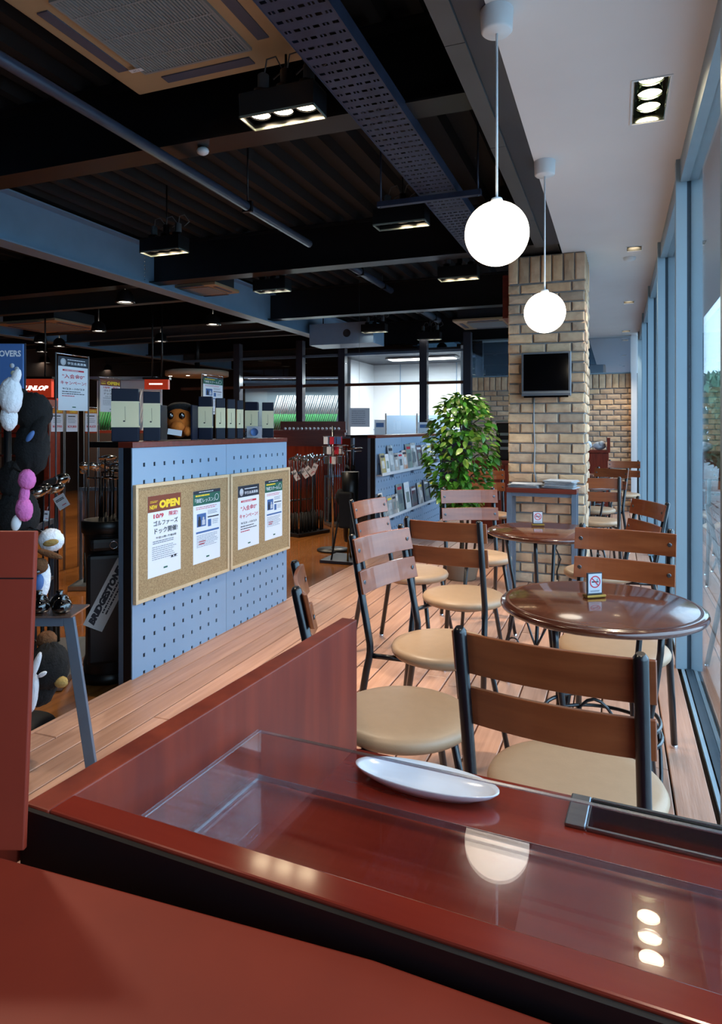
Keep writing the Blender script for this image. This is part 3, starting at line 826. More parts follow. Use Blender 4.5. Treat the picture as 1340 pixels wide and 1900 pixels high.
# near counter on the camera side, with a leaning red board
NZ = EYE - .24 * K
t = thing('near_counter', 'cherry red counter top at the bottom edge of the picture', 'counter', (0, 0, 0))
pA = at_z(39, 1588, NZ); pB = at_z(700, 1764, NZ)
sl = (pB.y - pA.y) / (pB.x - pA.x)
X0, X1 = -.75, .30
MB().prism([(X0, -.30), (X1, -.30), (X1, CO[1] - (X1 - CO[0]) * .0629 - .009), (pB.x, pB.y - .006), (pA.x - .034, pA.y - .006), (pA.x - .034, pA.y + .05), (X0, pA.y + .05)], NZ - .03, NZ).build('worktop', 'cherry_dull', t, bevel=.002)
MB().box(X0 + .02, X1 - .02, -.28, .28, 0, NZ - .03).build('cabinet', 'cherry', t)
lo = at_z(44, 1582, NZ); hi = at_d(66, 988, (-lo.x * SN + lo.y * CS) + .016)
ux = Vector((-CS, -SN, 0))
t = thing('leaning_board', 'upright cherry red board at the left edge of the picture', 'board', (lo.x, lo.y, NZ + .001), 0)
up = Vector(hi) - Vector(lo); nrm = ux.cross(up).normalized()
c8 = []
for s_ in (0, .005):
    for (au, av) in ((0, 0), (.22, 0), (.22, 1), (0, 1)):
        c8.append(ux * au + up * av + (-nrm if nrm.dot(Vector((-SN, CS, 0))) < 0 else nrm) * s_)
mb = MB().add(c8, [(3, 2, 1, 0), (4, 5, 6, 7), (0, 1, 5, 4), (1, 2, 6, 5), (2, 3, 7, 6), (3, 0, 4, 7)])
mb.build('face_board', 'cherry_dull', t, bevel=.001)
jl = MB().add([c8[i] for i in range(4)], [])
g0, g1 = .846, .85
q_ = [ux * au + up * av - (-nrm if nrm.dot(Vector((-SN, CS, 0))) < 0 else nrm) * .0004 for au, av in ((.0, g0), (.22, g0), (.22, g1), (.0, g1))]
MB().add(q_, [(3, 2, 1, 0), (0, 1, 2, 3)]).build('joint_line', 'black_edge', t)

# ================================================================== CHAIRS
def arc_slat(mb, z0, z1, half, ymid, bow, th, lean):
    n = 14; rows = []
    for i in range(n + 1):
        x = -half + 2 * half * i / n
        y = ymid - bow * (1 - (x / half) ** 2)
        rows.append((x, y))
    vs = []; fs = []
    for (x, y) in rows:
        for (dy, z) in ((0, z0), (th, z0), (th, z1), (0, z1)):
            vs.append((x, y + dy - lean * (z - .46), z))
    for i in range(n):
        a = i * 4; b = a + 4
        for q in range(4):
            r_ = (q + 1) % 4
            fs.append((a + q, b + q, b + r_, a + r_))
    fs.append((0, 1, 2, 3)); fs.append((n * 4 + 3, n * 4 + 2, n * 4 + 1, n * 4))
    mb.add(vs, fs)
    return mb
LEAN = .22
def make_chair():
    t = thing('bistro_chair', 'x', 'chair')
    s = MB().lathe([(.0005, .418), (.168, .418), (.185, .422), (.1945, .432), (.197, .443), (.191, .454), (.176, .461), (.14, .464), (.08, .4655), (.0005, .466)], 48)
    s.build('seat', 'vinyl', t)
    f = MB().tube([(.128 * math.cos(a), .128 * math.sin(a), .414) for a in [2 * math.pi * k / 28 for k in range(28)]], .010, 8, closed=True)
    for s_ in (-1, 1):
        f.tube([(s_ * .165, -.225, .414), (s_ * .125, -.09, .414)], .010, 8)
    f.build('seat_frame', 'chair_black', t)
    for s_ in (-1, 1):
        top = (s_ * .168, -.215 - LEAN * .385, .845)
        pts = [(s_ * .182, -.295, .012), (s_ * .170, -.232, .36), (s_ * .1685, -.222, .40), (s_ * .168, -.217, .43), (s_ * .168, -.218, .46), top, (top[0], top[1] - .002, .853)]
        lg = MB().tube(pts, [.0125, .0135, .0135, .0135, .0135, .0135, .008], 12).build('back_leg', 'chair_black', t)
        MB().lathe([(.013, 0), (.013, .008), (.010, .014)], 10, (s_ * .182, -.295, 0)).build('foot', 'chrome', lg)
        fx = (s_ * .115, .118, .418)
        lg = MB().tube([(s_ * .105, .105, .418), fx, (s_ * .165, .185, .012)], [.0125, .0125, .010], 12).build('front_leg', 'chair_black', t)
        MB().lathe([(.012, 0), (.012, .008), (.009, .014)], 10, (s_ * .165, .185, 0)).build('foot', 'chrome', lg)
    for z0, z1, hw in ((.752, .838, .192), (.640, .722, .190)):
        sl_ = arc_slat(MB(), z0, z1, hw, -.200, .022, .011, LEAN).build('back_slat', 'slat_wood', t, bevel=.002)
        for s_ in (-1, 1):
            zm = (z0 + z1) / 2; xs_ = s_ * .168
            ym = -.200 - .022 * (1 - (xs_ / hw) ** 2) + .0112 - LEAN * (zm - .46)
            sc_ = MB().lathe([(.0085, 0), (.0085, .0015), (.006, .003), (.0005, .002)], 12).build('screw', 'screw_metal', sl_, (xs_, ym, zm)); sc_.rotation_euler = (-math.pi / 2, 0, 0)
    return t
chair0 = make_chair(); used = [False]
def chair(x, y, fx, fy, label, group='bistro chairs'):
    if used[0]: o = dup(chair0)
    else: o = chair0; used[0] = True
    o.location = (x, y, 0.0005); o.rotation_euler = (0, 0, math.atan2(fy, fx) - math.pi / 2)
    tag(o, label, 'chair', group)
    return o
chair(-.088, 1.60, .128, .99, 'bistro chair nearest the counter, its slatted back towards us')
chair(-.560, 1.80, .88, .45, 'bistro chair beside the end of the red counter panel, mostly hidden')
chair(-.592, 2.42, .95, -.26, 'bistro chair left of the near table, turned half towards us')
chair(-.685, 3.18, .10, .99, 'bistro chair with its back to us, left of the farther round table')
chair(-1.06, 3.60, .99, -.15, 'bistro chair furthest left on the deck, seen from the side')
chair(-.80, 4.20, .44, -.90, 'bistro chair in front of the plant pot, facing us')
chair(-.012, 2.632, -.15, -.988, 'bistro chair facing us across the near round table')
chair(-.085, 3.985, -.90, -.40, 'bistro chair by the glass wall, turned sideways to the farther table')
chair(-.16, 6.19, -.05, 1., 'bistro chair just right of the pillar, its back to us')
chair(-.20, 7.05, -.55, -.83, 'bistro chair behind the one right of the pillar, nearer the glass')
chair(.075, 8.80, -.05, -1., 'bistro chair nearest the far brick wall')
chair(-1.12, 6.30, .30, -.95, 'bistro chair half hidden left of the pillar behind the plant')

# ================================================================== TABLES
def make_table():
    t = thing('round_table', 'x', 'table')
    R = .30
    MB().lathe([(.0005, .7195), (R - .028, .7195), (R - .026, .7185), (R - .024, .7195), (R - .018, .7195)], 72).build('top', 'table_wood', t)
    MB().lathe([(R - .030, .692), (R - .012, .694), (R - .003, .699), (R, .706), (R - .002, .712), (R - .008, .7155), (R - .013, .7165), (R - .0165, .7195), (R - .019, .719)], 72).build('rim', 'table_rim', t)
    MB().lathe([(.0005, .688), (.262, .690), (.272, .6925), (.2725, .718)], 48).build('underside', 'table_rim', t)
    for k in range(4):
        a = math.pi / 4 + k * math.pi / 2 + .15; ca, sa = math.cos(a), math.sin(a)
        prof = [(.205, .69), (.200, .62), (.182, .50), (.166, .42), (.160, .36), (.165, .29), (.185, .18), (.215, .07), (.238, .012)]
        lg = MB().tube([(r_ * ca, r_ * sa, z) for r_, z in prof], .0095, 10).build('leg', 'chair_black', t)
        MB().lathe([(.013, 0), (.013, .006), (.009, .014)], 10, (.238 * ca, .238 * sa, 0)).build('foot', 'chrome', lg)
        # arch between neighbouring legs
        b = a + math.pi / 4; pts = []
        for q in range(13):
            f = q / 12; an = a + (math.pi / 2) * f
            r_ = .160 + .045 * (1 - math.sin(math.pi * f)) * .8; z = .16 + .20 * math.sin(math.pi * f)
            pts.append((r_ * math.cos(an), r_ * math.sin(an), z))
        MB().tube(pts, .0055, 8).build('arch', 'chair_black', t)
        cu = []
        for q in range(14):
            an = q / 13 * math.pi * 1.6; rr = .034 * (1 - .45 * q / 13)
            cu.append(((.20 - .034 + rr * math.cos(an) * 1.) * ca, (.20 - .034 + rr * math.cos(an)) * sa, .10 + rr * math.sin(an)))
        MB().tube(cu, .0045, 6).build('scroll', 'chair_black', lg)
    for z, rr in ((.375, .168), (.335, .172)):
        MB().tube([(rr * math.cos(2 * math.pi * k / 40), rr * math.sin(2 * math.pi * k / 40), z) for k in range(40)], .006, 8, closed=True).build('ring', 'chair_black', t)
    MB().tube([(.205 * math.cos(2 * math.pi * k / 40), .205 * math.sin(2 * math.pi * k / 40), .684) for k in range(40)], .008, 8, closed=True).build('top_ring', 'chair_black', t)
    return t
T1 = at_z(1114.5, 1117, .72); T2 = at_z(1012, 983, .72)
tb = make_table(); tb.location = (T1.x, T1.y, 0.0005); tag(tb, 'near round dark wood cafe table on a black scrolled iron base', 'table', 'round cafe tables')
t_ = dup(tb); t_.location = (T2.x, T2.y, 0.0005); t_.rotation_euler[2] = .5; tag(t_, 'farther round cafe table in front of the brick pillar', 'table', 'round cafe tables')
t_ = dup(tb); t_.location = (-.30, 6.62, 0.0005); t_.rotation_euler[2] = .3; tag(t_, 'round cafe table half hidden behind the pillar', 'table', 'round cafe tables')
t_ = dup(tb); t_.location = (-.30, 8.35, 0.0005); t_.rotation_euler[2] = .9; tag(t_, 'round cafe table farthest away near the end wall', 'table', 'round cafe tables')
# no-smoking stands
def nosmoke(p, yaw, label):
    t = thing('table_sign', label, 'sign', p, yaw, 'no smoking table signs')
    MB().box(-.034, .034, -.014, .014, 0, .010).build('base', 'brass', t, bevel=.003)
    MB().box(-.026, .026, -.003, .003, .009, .077).build('plate', 'dark_steel', t)
    cd = MB().box(-.0235, .0235, -.0042, -.0031, .014, .074).build('card', 'paper_grey', t)
    fr = frame((0, -.0042, .049), (1, 0, 0), (0, 0, 1))
    s = bpy.data.objects.new('symbol', MB().mesh('symbol', 'ink_red')); COL.objects.link(s); s.parent = t; s.matrix_local = fr
    ringv = []; n = 28
    mb = MB()
    for k in range(n):
        a0, a1 = 2 * math.pi * k / n, 2 * math.pi * (k + 1) / n
        mb.add([(.019 * math.cos(a0), .019 * math.sin(a0), .0004), (.019 * math.cos(a1), .019 * math.sin(a1), .0004), (.0155 * math.cos(a1), .0155 * math.sin(a1), .0004), (.0155 * math.cos(a0), .0155 * math.sin(a0), .0004)], [(0, 1, 2, 3)])
    mb.obox(Matrix.Translation((0, 0, .0005)) @ Matrix.Rotation(-math.pi / 4, 4, 'Z'), .034, .0032, .0003)
    s.data = mb.mesh('symbol', 'ink_red')
    mb = MB().box(-.012, .006, -.002, .002, .0002, .0003).box(.007, .012, -.002, .002, .0002, .0003)
    mb.tube([(.009, .003, .0003), (.006, .006, .0003), (.010, .009, .0003)], .0008, 5)
    c_ = mb.build('cigarette', 'ink', s)
    dashes(s, -.017, .017, (-.0305, -.0275), .0014, 'ink_soft', seed=4)
    return t
p = at_z(1103, 1108, .7205); nosmoke((p.x, p.y, .7205), .62, 'metal no-smoking stand on the near round table')
p = at_z(998, 975, .7205); nosmoke((p.x, p.y, .7205), .30, 'metal no-smoking stand on the farther round table')

# ================================================================== AT THE PILLAR
# newspaper shelf
t = thing('newspaper_stand', 'narrow red-topped side table with steel legs against the pillar', 'side table', (0, 0, 0))
sx0, sx1, sy0, sy1, sz = -.80, -.278, 5.27, 5.55, .79
MB().box(sx0, sx1, sy0, sy1, sz - .035, sz).build('top', 'shelf_red', t, bevel=.002)
for x in (sx0 + .02, sx1 - .02):
    for y in (sy0 + .03, sy1 - .03):
        MB().box(x - .018, x + .018, y - .018, y + .018, 0, sz - .035).build('leg', 'bluish_steel', t)
MB().box(sx0 + .038, sx1 - .038, sy0 + .03, sy0 + .045, sz - .065, sz - .036).build('rail', 'bluish_steel', t)
# newspapers: each folded paper is a thing
def paper(x, y, z, w, d, h, rz, label, group):
    mb = MB(); k = 3
    for i in range(k):
        o_ = (random.random() - .5) * .012
        mb.box(-w/2 + o_, w/2 + o_, -d/2 + o_, d/2 + o_, h * i / k + .0005, h * (i + .85) / k)
    o = mb.build('newspaper', 'newsprint', None, (x, y, z), rz, bevel=.001); tag(o, label, 'newspaper', group)
for k in range(4): paper(-.655 + random.uniform(-.012, .012), 5.40, sz + .0005 + k * .0075, .23, .20, .007, random.uniform(-.2, .2), nth(k) + ' newspaper from the bottom of the low left pile on the pillar table', 'newspapers in the left pile')
for k in range(8): paper(-.405 + random.uniform(-.014, .014), 5.40, sz + .0005 + k * .0075, .22, .21, .007, random.uniform(-.22, .22), nth(k) + ' newspaper from the bottom of the taller right pile on the pillar table', 'newspapers in the right pile')
# television
t = thing('television', 'small flat television with silver frame on the brick pillar', 'television', (-.521, 5.50, 1.68))
MB().box(-.19, .19, -.028, .022, -.175, .175).build('cabinet', 'tv_frame', t, bevel=.004)
MB().box(-.172, .172, -.030, -.027, -.132, .160).build('screen', 'tv_screen', t)
MB().box(-.185, .185, -.032, -.027, -.152, -.138).build('trim_strip', 'steel', t)
MB().box(-.17, .17, -.030, .015, -.185, -.170).build('speaker_bar', 'tv_screen', t)
MB().box(-.08, .08, .022, .066, -.08, .08).build('wall_bracket', 'black_steel', t)
o = MB().tube([(-.62, 5.548, 1.50), (-.622, 5.546, 1.30), (-.615, 5.55, 1.1), (-.62, 5.548, .92), (-.60, 5.55, .80)], .005, 6).build('power_cord', 'cable_grey'); tag(o, 'grey power cord hanging below the television', 'cord')
o = MB().tube([(-.44, 5.53, .50), (-.42, 5.51, .40), (-.45, 5.52, .30), (-.41, 5.50, .22), (-.44, 5.52, .12), (-.44, 5.53, .05)], .006, 6).build('extension_cord', 'rubber'); tag(o, 'black cord dangling on the pillar under the side table', 'cord')

# ================================================================== PLANT
PB = at_z(866, 1074, 0) - Vector((.045, 0, 0))
t = thing('potted_tree', 'leafy green ficus tree in a round pot beside the pillar', 'plant', (PB.x, PB.y, 0))
MB().lathe([(.0005, 0), (.115, 0), (.125, .01), (.155, .17), (.162, .18), (.162, .20), (.150, .20), (.145, .17), (.0005, .16)], 32).build('pot', 'pot', t)
MB().lathe([(.0005, .172), (.144, .170)], 24).build('soil', 'soil', t)
tr_ = MB().tube([(0, 0, .16), (.01, .01, .4), (-.02, 0, .7), (.0, .01, 1.05), (.02, .0, 1.35)], [.02, .018, .015, .010, .005], 8)
for k in range(16):
    a = k * 2.4; z = .55 + .052 * k; r_ = .20 + .06 * math.sin(k * 1.7)
    tr_.tube([(0, 0, z - .05), (r_ * .5 * math.cos(a), r_ * .5 * math.sin(a), z + .06), (r_ * math.cos(a), r_ * math.sin(a), z + .12)], [.007, .005, .003], 5)
tr_.build('trunk', 'bark', t)
def leaf_mesh(mat, L=.066, W_=.042):
    mb = MB(); n = 6; vs = []; fs = []
    for i in range(n + 1):
        f = i / n; w = W_ / 2 * math.sin(math.pi * min(1, f * .96 + .02)) ** .8 * (1.15 - .5 * f); z = -.018 * f * f * (L / .07)
        vs += [(-w, L * f, z + .006 * (w / W_)), (0, L * f, z), (w, L * f, z + .006 * (w / W_))]
    for i in range(n):
        for q in (0, 1): fs.append((i * 3 + q, i * 3 + q + 1, i * 3 + q + 4, i * 3 + q + 3))
    mb.add(vs, fs, True); return mb.mesh('leaf', mat)
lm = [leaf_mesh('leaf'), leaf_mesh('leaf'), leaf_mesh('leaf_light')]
rn = random.Random(11)
def crown_pt(shell):
    while True:
        zz = rn.uniform(-1, 1); a = rn.uniform(0, 2 * math.pi)
        prof = math.sqrt(max(0, 1 - zz * zz)) ** .75
        rr = prof * (rn.uniform(.80, 1.08) if shell else rn.uniform(.1, .85))
        c = Vector((rr * .27 * math.cos(a), rr * .27 * math.sin(a), 1.06 + zz * .47))
        c.x += (c.z - 1.06) * .02
        return c, a
camdir = Vector((-PB.x, -PB.y, 0)).normalized()
cnt = 0
foil = MB()
def leaf_mat(a, rn):
    return Matrix.Rotation(a - math.pi / 2 + rn.uniform(-.8, .8), 4, 'Z') @ Matrix.Rotation(rn.uniform(-.9, .45), 4, 'X') @ Matrix.Rotation(rn.uniform(-.6, .6), 4, 'Y') @ Matrix.Scale(rn.uniform(.75, 1.3), 4)
while cnt < 295:
    c, a = crown_pt(True)
    if Vector((math.cos(a), math.sin(a), 0)).dot(camdir) < -.25: continue
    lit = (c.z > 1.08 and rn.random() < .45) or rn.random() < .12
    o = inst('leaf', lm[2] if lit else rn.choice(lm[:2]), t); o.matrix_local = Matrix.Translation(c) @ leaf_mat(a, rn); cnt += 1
src = lm[0]; sv = [v.co.copy() for v in src.vertices]; sf = [tuple(p_.vertices) for p_ in src.polygons]
for k in range(1000):
    c, a = crown_pt(rn.random() < .35); mt = Matrix.Translation(c) @ leaf_mat(a, rn)
    foil.add([mt @ q for q in sv], sf, True)
tag(foil.build('foliage', 'leaf', t), kind='stuff')

# ================================================================== PEGBOARD UNITS
def peg_unit(label, panels, hole_y0s, pitch, n, ncols=9):
    t = thing('pegboard_unit', label, 'display shelf', (0, panels[0][0], ZS))
    yb = panels[0][0]; ye = panels[-1][1]; Hh = 1.152 - ZS
    hz = [1.065 - .0882 * k - ZS for k in range(13)][::-1]
    for (a, b), h0 in zip(panels, hole_y0s):
        hy = [h0 + pitch * k - yb for k in range(ncols)]
        p_, f_ = perf(a - yb, b - yb, .012, Hh, hy, hz, .0155, .021)
        MB().add([(-2.25, u, v_) for u, v_ in p_], f_).build('perforated_panel', 'peg', t, solid=.006)
    MB().box(-2.30, -2.29, .03, ye - yb - .02, .06, Hh - .01).build('hole_shade_panel', 'peg_hole_shade', t)  # dark sheet added behind the pegboard so its holes look shaded
    MB().box(-2.335, -2.244, -.004, ye - yb, Hh + .001, Hh + .030).build('top_board', 'shelf_red', t, bevel=.002)
    MB().box(-2.52, -2.336, .0, ye - yb, Hh + .001, Hh + .030).build('rear_shelf', 'black_edge', t)
    for y in (.0, ye - yb - .025):
        MB().box(-2.335, -2.306, y, y + .025, 0, Hh).build('upright', 'bluish_steel', t)
        MB().box(-2.305, -2.257, y, y + .02, 0, Hh).build('end_channel', 'black_steel', t)
    MB().box(-2.32, -2.256, .026, ye - yb, .02, .055).build('base_rail', 'steel', t)
    return t
peg_unit('pale blue pegboard unit carrying the two cork boards', [(2.713, 3.571), (3.575, 4.384)], [2.803, 3.664], .0826, 13)
PY = [6.319, 7.19, 8.06, 8.93]
peg_unit('pale blue pegboard unit with two magazine ledges', list(zip(PY[:-1], [q - .004 for q in PY[1:]])), [q + .09 for q in PY[:-1]], .0862, 13)
# ---- cork boards
def cork(y0, y1, z0, z1, label):
    t = thing('cork_board', label, 'cork board', (-2.2485, y0, z0), 0, 'cork notice boards')
    w, h = y1 - y0, z1 - z0
    MB().box(.004, .014, .016, w - .016, .016, h - .016).build('cork_sheet', 'cork', t)
    for a in ((0, w, 0, .018), (0, w, h - .018, h), (0, .018, .018, h - .018), (w - .018, w, .018, h - .018)):
        MB().box(.002, .022, *a).build('frame_rail', 'cork_frame', t, bevel=.0015)
cork(2.713, 3.572, .372, .968, 'left cork notice board in a pale wood frame')
cork(3.592, 4.394, .374, .967, 'right cork notice board in a pale wood frame')
# ---- posters: local x right, y up, z towards the viewer
def poster_root(label, m, w, h, group=None, curl=True, name='poster'):
    t = thing(name, label, 'poster', group=group, mat=m)
    MB().box(0, w, 0, h, -.0006, 0).build('sheet', 'paper', t)
    return t
def poster_open(label, m, w, h, group=None):
    t = poster_root(label, m, w, h, group)
    s = h / .43; u = w / .30
    plate(t, 'header_band', 'ink_maroon', 0, w, h * .80, h)
    text('OPEN', 'ink_yellow', t, w * .645, h * .885, h * .105, w * .64, bold=.045)
    text('NEW', 'ink_yellow', t, w * .16, h * .862, h * .05, w * .22, bold=.02)
    dashes(t, w * .06, w * .3, (h * .93, h * .915), h * .006, 'ink_yellow', seed=3)
    text('10/9', 'ink_red', t, w * .31, h * .745, h * .055, w * .30, bold=.02)
    text('限定!', 'ink_red', t, w * .76, h * .752, h * .058, w * .28, bold=.02)
    text('ゴルファーズ', 'ink', t, w * .53, h * .655, h * .068, w * .74, bold=.02)
    text('ドック開催!', 'ink', t, w * .54, h * .56, h * .072, w * .70, bold=.02)
    text('午前11時~午後6時', 'ink', t, w * .54, h * .475, h * .030, w * .62, bold=.01)
    dashes(t, w * .14, w * .88, (h * .428, h * .405), h * .010, 'ink_soft', seed=5)
    dashes(t, w * .12, w * .9, [h * (.36 - .025 * k) for k in range(7)], h * .007, 'ink_soft', seed=6)
    mb = MB(); mb.sphere((w * .72, h * .20, .001), w * .035, h * .012, .0006, 8); mb.sphere((w * .82, h * .205, .001), w * .04, h * .014, .0006, 8); mb.box(w * .68, w * .88, h * .185, h * .19, .0008, .0012)
    mb.build('drawing', 'ink', t)
    plate(t, 'crest', 'ink_green', w * .46, w * .58, h * .075, h * .095)
    return t
def poster_lesson(label, m, w, h, body, group=None):
    t = poster_root(label, m, w, h, group)
    plate(t, 'header_band', 'ink_green', 0, w, h * .80, h)
    plate(t, 'header_strip', 'ink_navy', 0, w, h * .955, h, z=.0009)
    dashes(t, w * .2, w * .9, (h * .972,), h * .009, 'paper', seed=2, z=.0014)
    dashes(t, w * .08, w * .62, (h * .92,), h * .02, 'ink_yellow', seed=8)
    text(body, 'paper', t, w * .42, h * .862, h * .062, w * .72, bold=.012)
    mb = MB().tube([(w * .86 + w * .07 * math.cos(a), h * .88 + h * .045 * math.sin(a), .001) for a in [k * math.pi / 8 for k in range(16)]], w * .006, 4, closed=True); mb.build('ring_mark', 'paper', t)
    dashes(t, w * .1, w * .95, (h * .765, h * .742), h * .008, 'ink_red', seed=9)
    ph = plate(t, 'photo', 'ink_blue', w * .13, w * .46, h * .50, h * .68)
    mb = MB(); mb.sphere((w * .22, h * .62, .001), w * .035, h * .025, .0008, 8); mb.box(w * .17, w * .27, h * .51, h * .60, .0009, .0014); mb.build('photo_figure', 'ink_navy', ph)
    mb = MB(); mb.sphere((w * .36, h * .61, .001), w * .035, h * .025, .0008, 8); mb.box(w * .31, w * .42, h * .52, h * .59, .0009, .0014); mb.build('photo_figure', 'paper_grey', ph)
    dashes(t, w * .52, w * .95, [h * (.70 - .02 * k) for k in range(3)], h * .007, 'ink_soft', seed=10)
    plate(t, 'bar', 'ink', w * .52, w * .94, h * .605, h * .622)
    plate(t, 'small_photo', 'ink_blue', w * .53, w * .65, h * .48, h * .58)
    dashes(t, w * .7, w * .95, (h * .56, h * .535, h * .51), h * .007, 'ink_soft', seed=12)
    plate(t, 'bar', 'ink_blue', w * .10, w * .95, h * .41, h * .435)
    dashes(t, w * .12, w * .93, [h * (.375 - .022 * k) for k in range(8)], h * .006, 'ink_soft', seed=13)
    dashes(t, w * .2, w * .45, (h * .285, h * .255), h * .014, 'ink_red', seed=14)
    plate(t, 'crest', 'ink_green', w * .47, w * .58, h * .055, h * .075)
    return t
def poster_campaign(label, m, w, h, group=None):
    t = poster_root(label, m, w, h, group)
    plate(t, 'header_band', 'ink_navy', 0, w, h * .82, h)
    mb = MB().lathe([(.0005, .0012), (w * .09, .0012), (w * .09, .0006)], 20, (w * .16, h * .90, 0)); mb.build('round_crest', 'paper_grey', t)
    dashes(t, w * .30, w * .92, (h * .94,), h * .014, 'paper', seed=21)
    text('学生会員募集', 'paper', t, w * .62, h * .882, h * .048, w * .64, bold=.012)
    plate(t, 'pill', 'ink_red', w * .14, w * .86, h * .735, h * .765)
    dashes(t, w * .2, w * .82, (h * .745,), h * .010, 'paper', seed=22, z=.0012)
    text('“入会金0”', 'ink_red', t, w * .5, h * .64, h * .085, w * .76, bold=.02)
    text('キャンペーン!', 'ink_red', t, w * .5, h * .515, h * .07, w * .86, bold=.02)
    text('9/23~10/23', 'ink', t, w * .5, h * .405, h * .032, w * .74, bold=.008)
    dashes(t, w * .12, w * .92, (h * .345, h * .305), h * .014, 'ink', seed=23)
    dashes(t, w * .12, w * .62, (h * .265,), h * .014, 'ink_red', seed=24)
    plate(t, 'crest', 'ink_green', w * .46, w * .58, h * .055, h * .075)
    return t
def on_board(px0, py0, px1, py1):
    a = at_x(px0, py0, -2.228); b = at_x(px1, py1, -2.228)
    return frame((-2.2335, a.y, a.z), (0, 1, 0), (0, 0, 1)), b.y - a.y, b.z - a.z
m_, w, h = on_board(276, 1075, 337, 913); poster_open('white poster with a brown header and yellow OPEN lettering on the left cork board', m_, w, h)
m_, w, h = on_board(360, 1049, 410, 905); poster_lesson('green-headed lesson poster on the left cork board', m_, w, h, '「体験レッスン」')
m_, w, h = on_board(443, 1021, 482, 897); poster_campaign('navy-headed campaign poster with red lettering on the right cork board', m_, w, h)
m_, w, h = on_board(493, 1004, 525, 888); poster_lesson('green-headed school poster on the right cork board', m_, w, h, '「体験スクール」')

# ---- magazines on the ledges
def ledge(zl, label):
    t = thing('magazine_ledge', label, 'ledge', (-2.243, 6.33, zl), 0, 'magazine ledges')
    L = 2.43
    MB().box(0, .060, 0, L, -.008, 0).build('tray', 'white_plastic', t)
    MB().box(.058, .062, 0, L, -.008, .022).build('lip', 'white_plastic', t)
    for y in (.45, 1.2, 1.95): MB().box(-.002, .03, y, y + .02, -.05, -.008).build('bracket', 'bluish_steel', t)
zu = at_x(719, 880, -2.19).z; zl_ = at_x(719, 962, -2.19).z
ledge(zu, 'upper magazine ledge on the far pegboard'); ledge(zl_, 'lower magazine ledge on the far pegboard')
def magazine(px, zz, w, h, cov, label, group, th=.006, lean=.13):
    y = at_x(px, 800, -2.20).y
    t = thing('magazine', label, 'magazine', (-2.198, y, zz + .0005), 0, group)
    ca, sa = math.cos(lean), math.sin(lean)
    def P(u, v_, n): return (-v_ * sa + n * ca, u, v_ * ca + n * sa)
    def slab(u0, u1, v0, v1, n0, n1, name, mat, par):
        c = [P(u, v_, n) for n in (n0, n1) for (u, v_) in ((u0, v0), (u1, v0), (u1, v1), (u0, v1))]
        return MB().add(c, [(3, 2, 1, 0), (4, 5, 6, 7), (0, 1, 5, 4), (1, 2, 6, 5), (2, 3, 7, 6), (3, 0, 4, 7)]).build(name, mat, par)
    slab(0, w, 0, h, 0, th, 'pages', 'paper', t)
    cv = slab(0, w, 0, h, th, th + .0012, 'cover', 'cover_%d' % cov, t)
    k = random.Random(int(px * 7)).random()
    slab(w * .1, w * .9, h * .80, h * .90, th + .0012, th + .0018, 'title_bar', ('paper', 'ink_navy', 'ink_red', 'ink_yellow')[int(k * 4)], cv)
    slab(w * .2, w * .8, h * (.25 + .1 * k), h * .65, th + .0012, th + .0016, 'cover_picture', ('cover_5', 'cover_8', 'cover_3', 'cover_4')[int(k * 7) % 4], cv)
UP = [(708, .085, .20, 11, 'leftmost yellow-edged leaflet on the upper ledge'), (717, .085, .19, 0, 'pale leaflet beside the yellow-edged one on the upper ledge'), (724, .10, .27, 2, 'tall grey-white magazine on the upper ledge'), (733, .085, .19, 4, 'pinkish leaflet on the upper ledge'), (741, .09, .19, 3, 'small grey leaflet on the upper ledge'), (749, .09, .21, 6, 'orange leaflet on the upper ledge'), (757, .14, .27, 8, 'grey-green magazine with figures on the upper ledge'), (766, .14, .28, 9, 'black magazine on the upper ledge'), (776, .14, .25, 10, 'dark maroon magazine on the upper ledge'), (786, .12, .25, 7, 'cream magazine on the upper ledge'), (795, .12, .26, 0, 'white magazine right of the cream one on the upper ledge'), (803, .13, .26, 5, 'dark blue magazine at the right of the upper ledge')]
LO = [(706, .09, .25, 0, 'leftmost white folder on the lower ledge'), (714, .08, .19, 1, 'small pale brochure on the lower ledge'), (721, .09, .20, 2, 'grey brochure on the lower ledge'), (730, .09, .20, 4, 'pink and grey brochure on the lower ledge'), (737, .10, .20, 7, 'cream brochure on the lower ledge'), (740.5, .13, .29, 8, 'tall green and white magazine on the lower ledge'), (754, .15, .29, 0, 'tall white magazine on the lower ledge'), (766, .13, .23, 10, 'maroon magazine on the lower ledge'), (778, .15, .25, 9, 'black magazine on the lower ledge'), (790, .15, .27, 5, 'dark magazine right of the black one on the lower ledge'), (800, .14, .24, 2, 'pale magazine at the right of the lower ledge')]
for LST, zz, gr in ((UP, zu, 'magazines on the upper ledge'), (LO, zl_, 'magazines on the lower ledge')):
    for i, (px, w, h, c, lb) in enumerate(LST):
        nx_ = LST[i + 1][0] if i + 1 < len(LST) else px + 8
        gap = at_x(nx_, 800, -2.20).y - at_x(px, 800, -2.20).y
        magazine(px, zz, min(.19, gap * .94), h * 1.08, c, lb, gr)

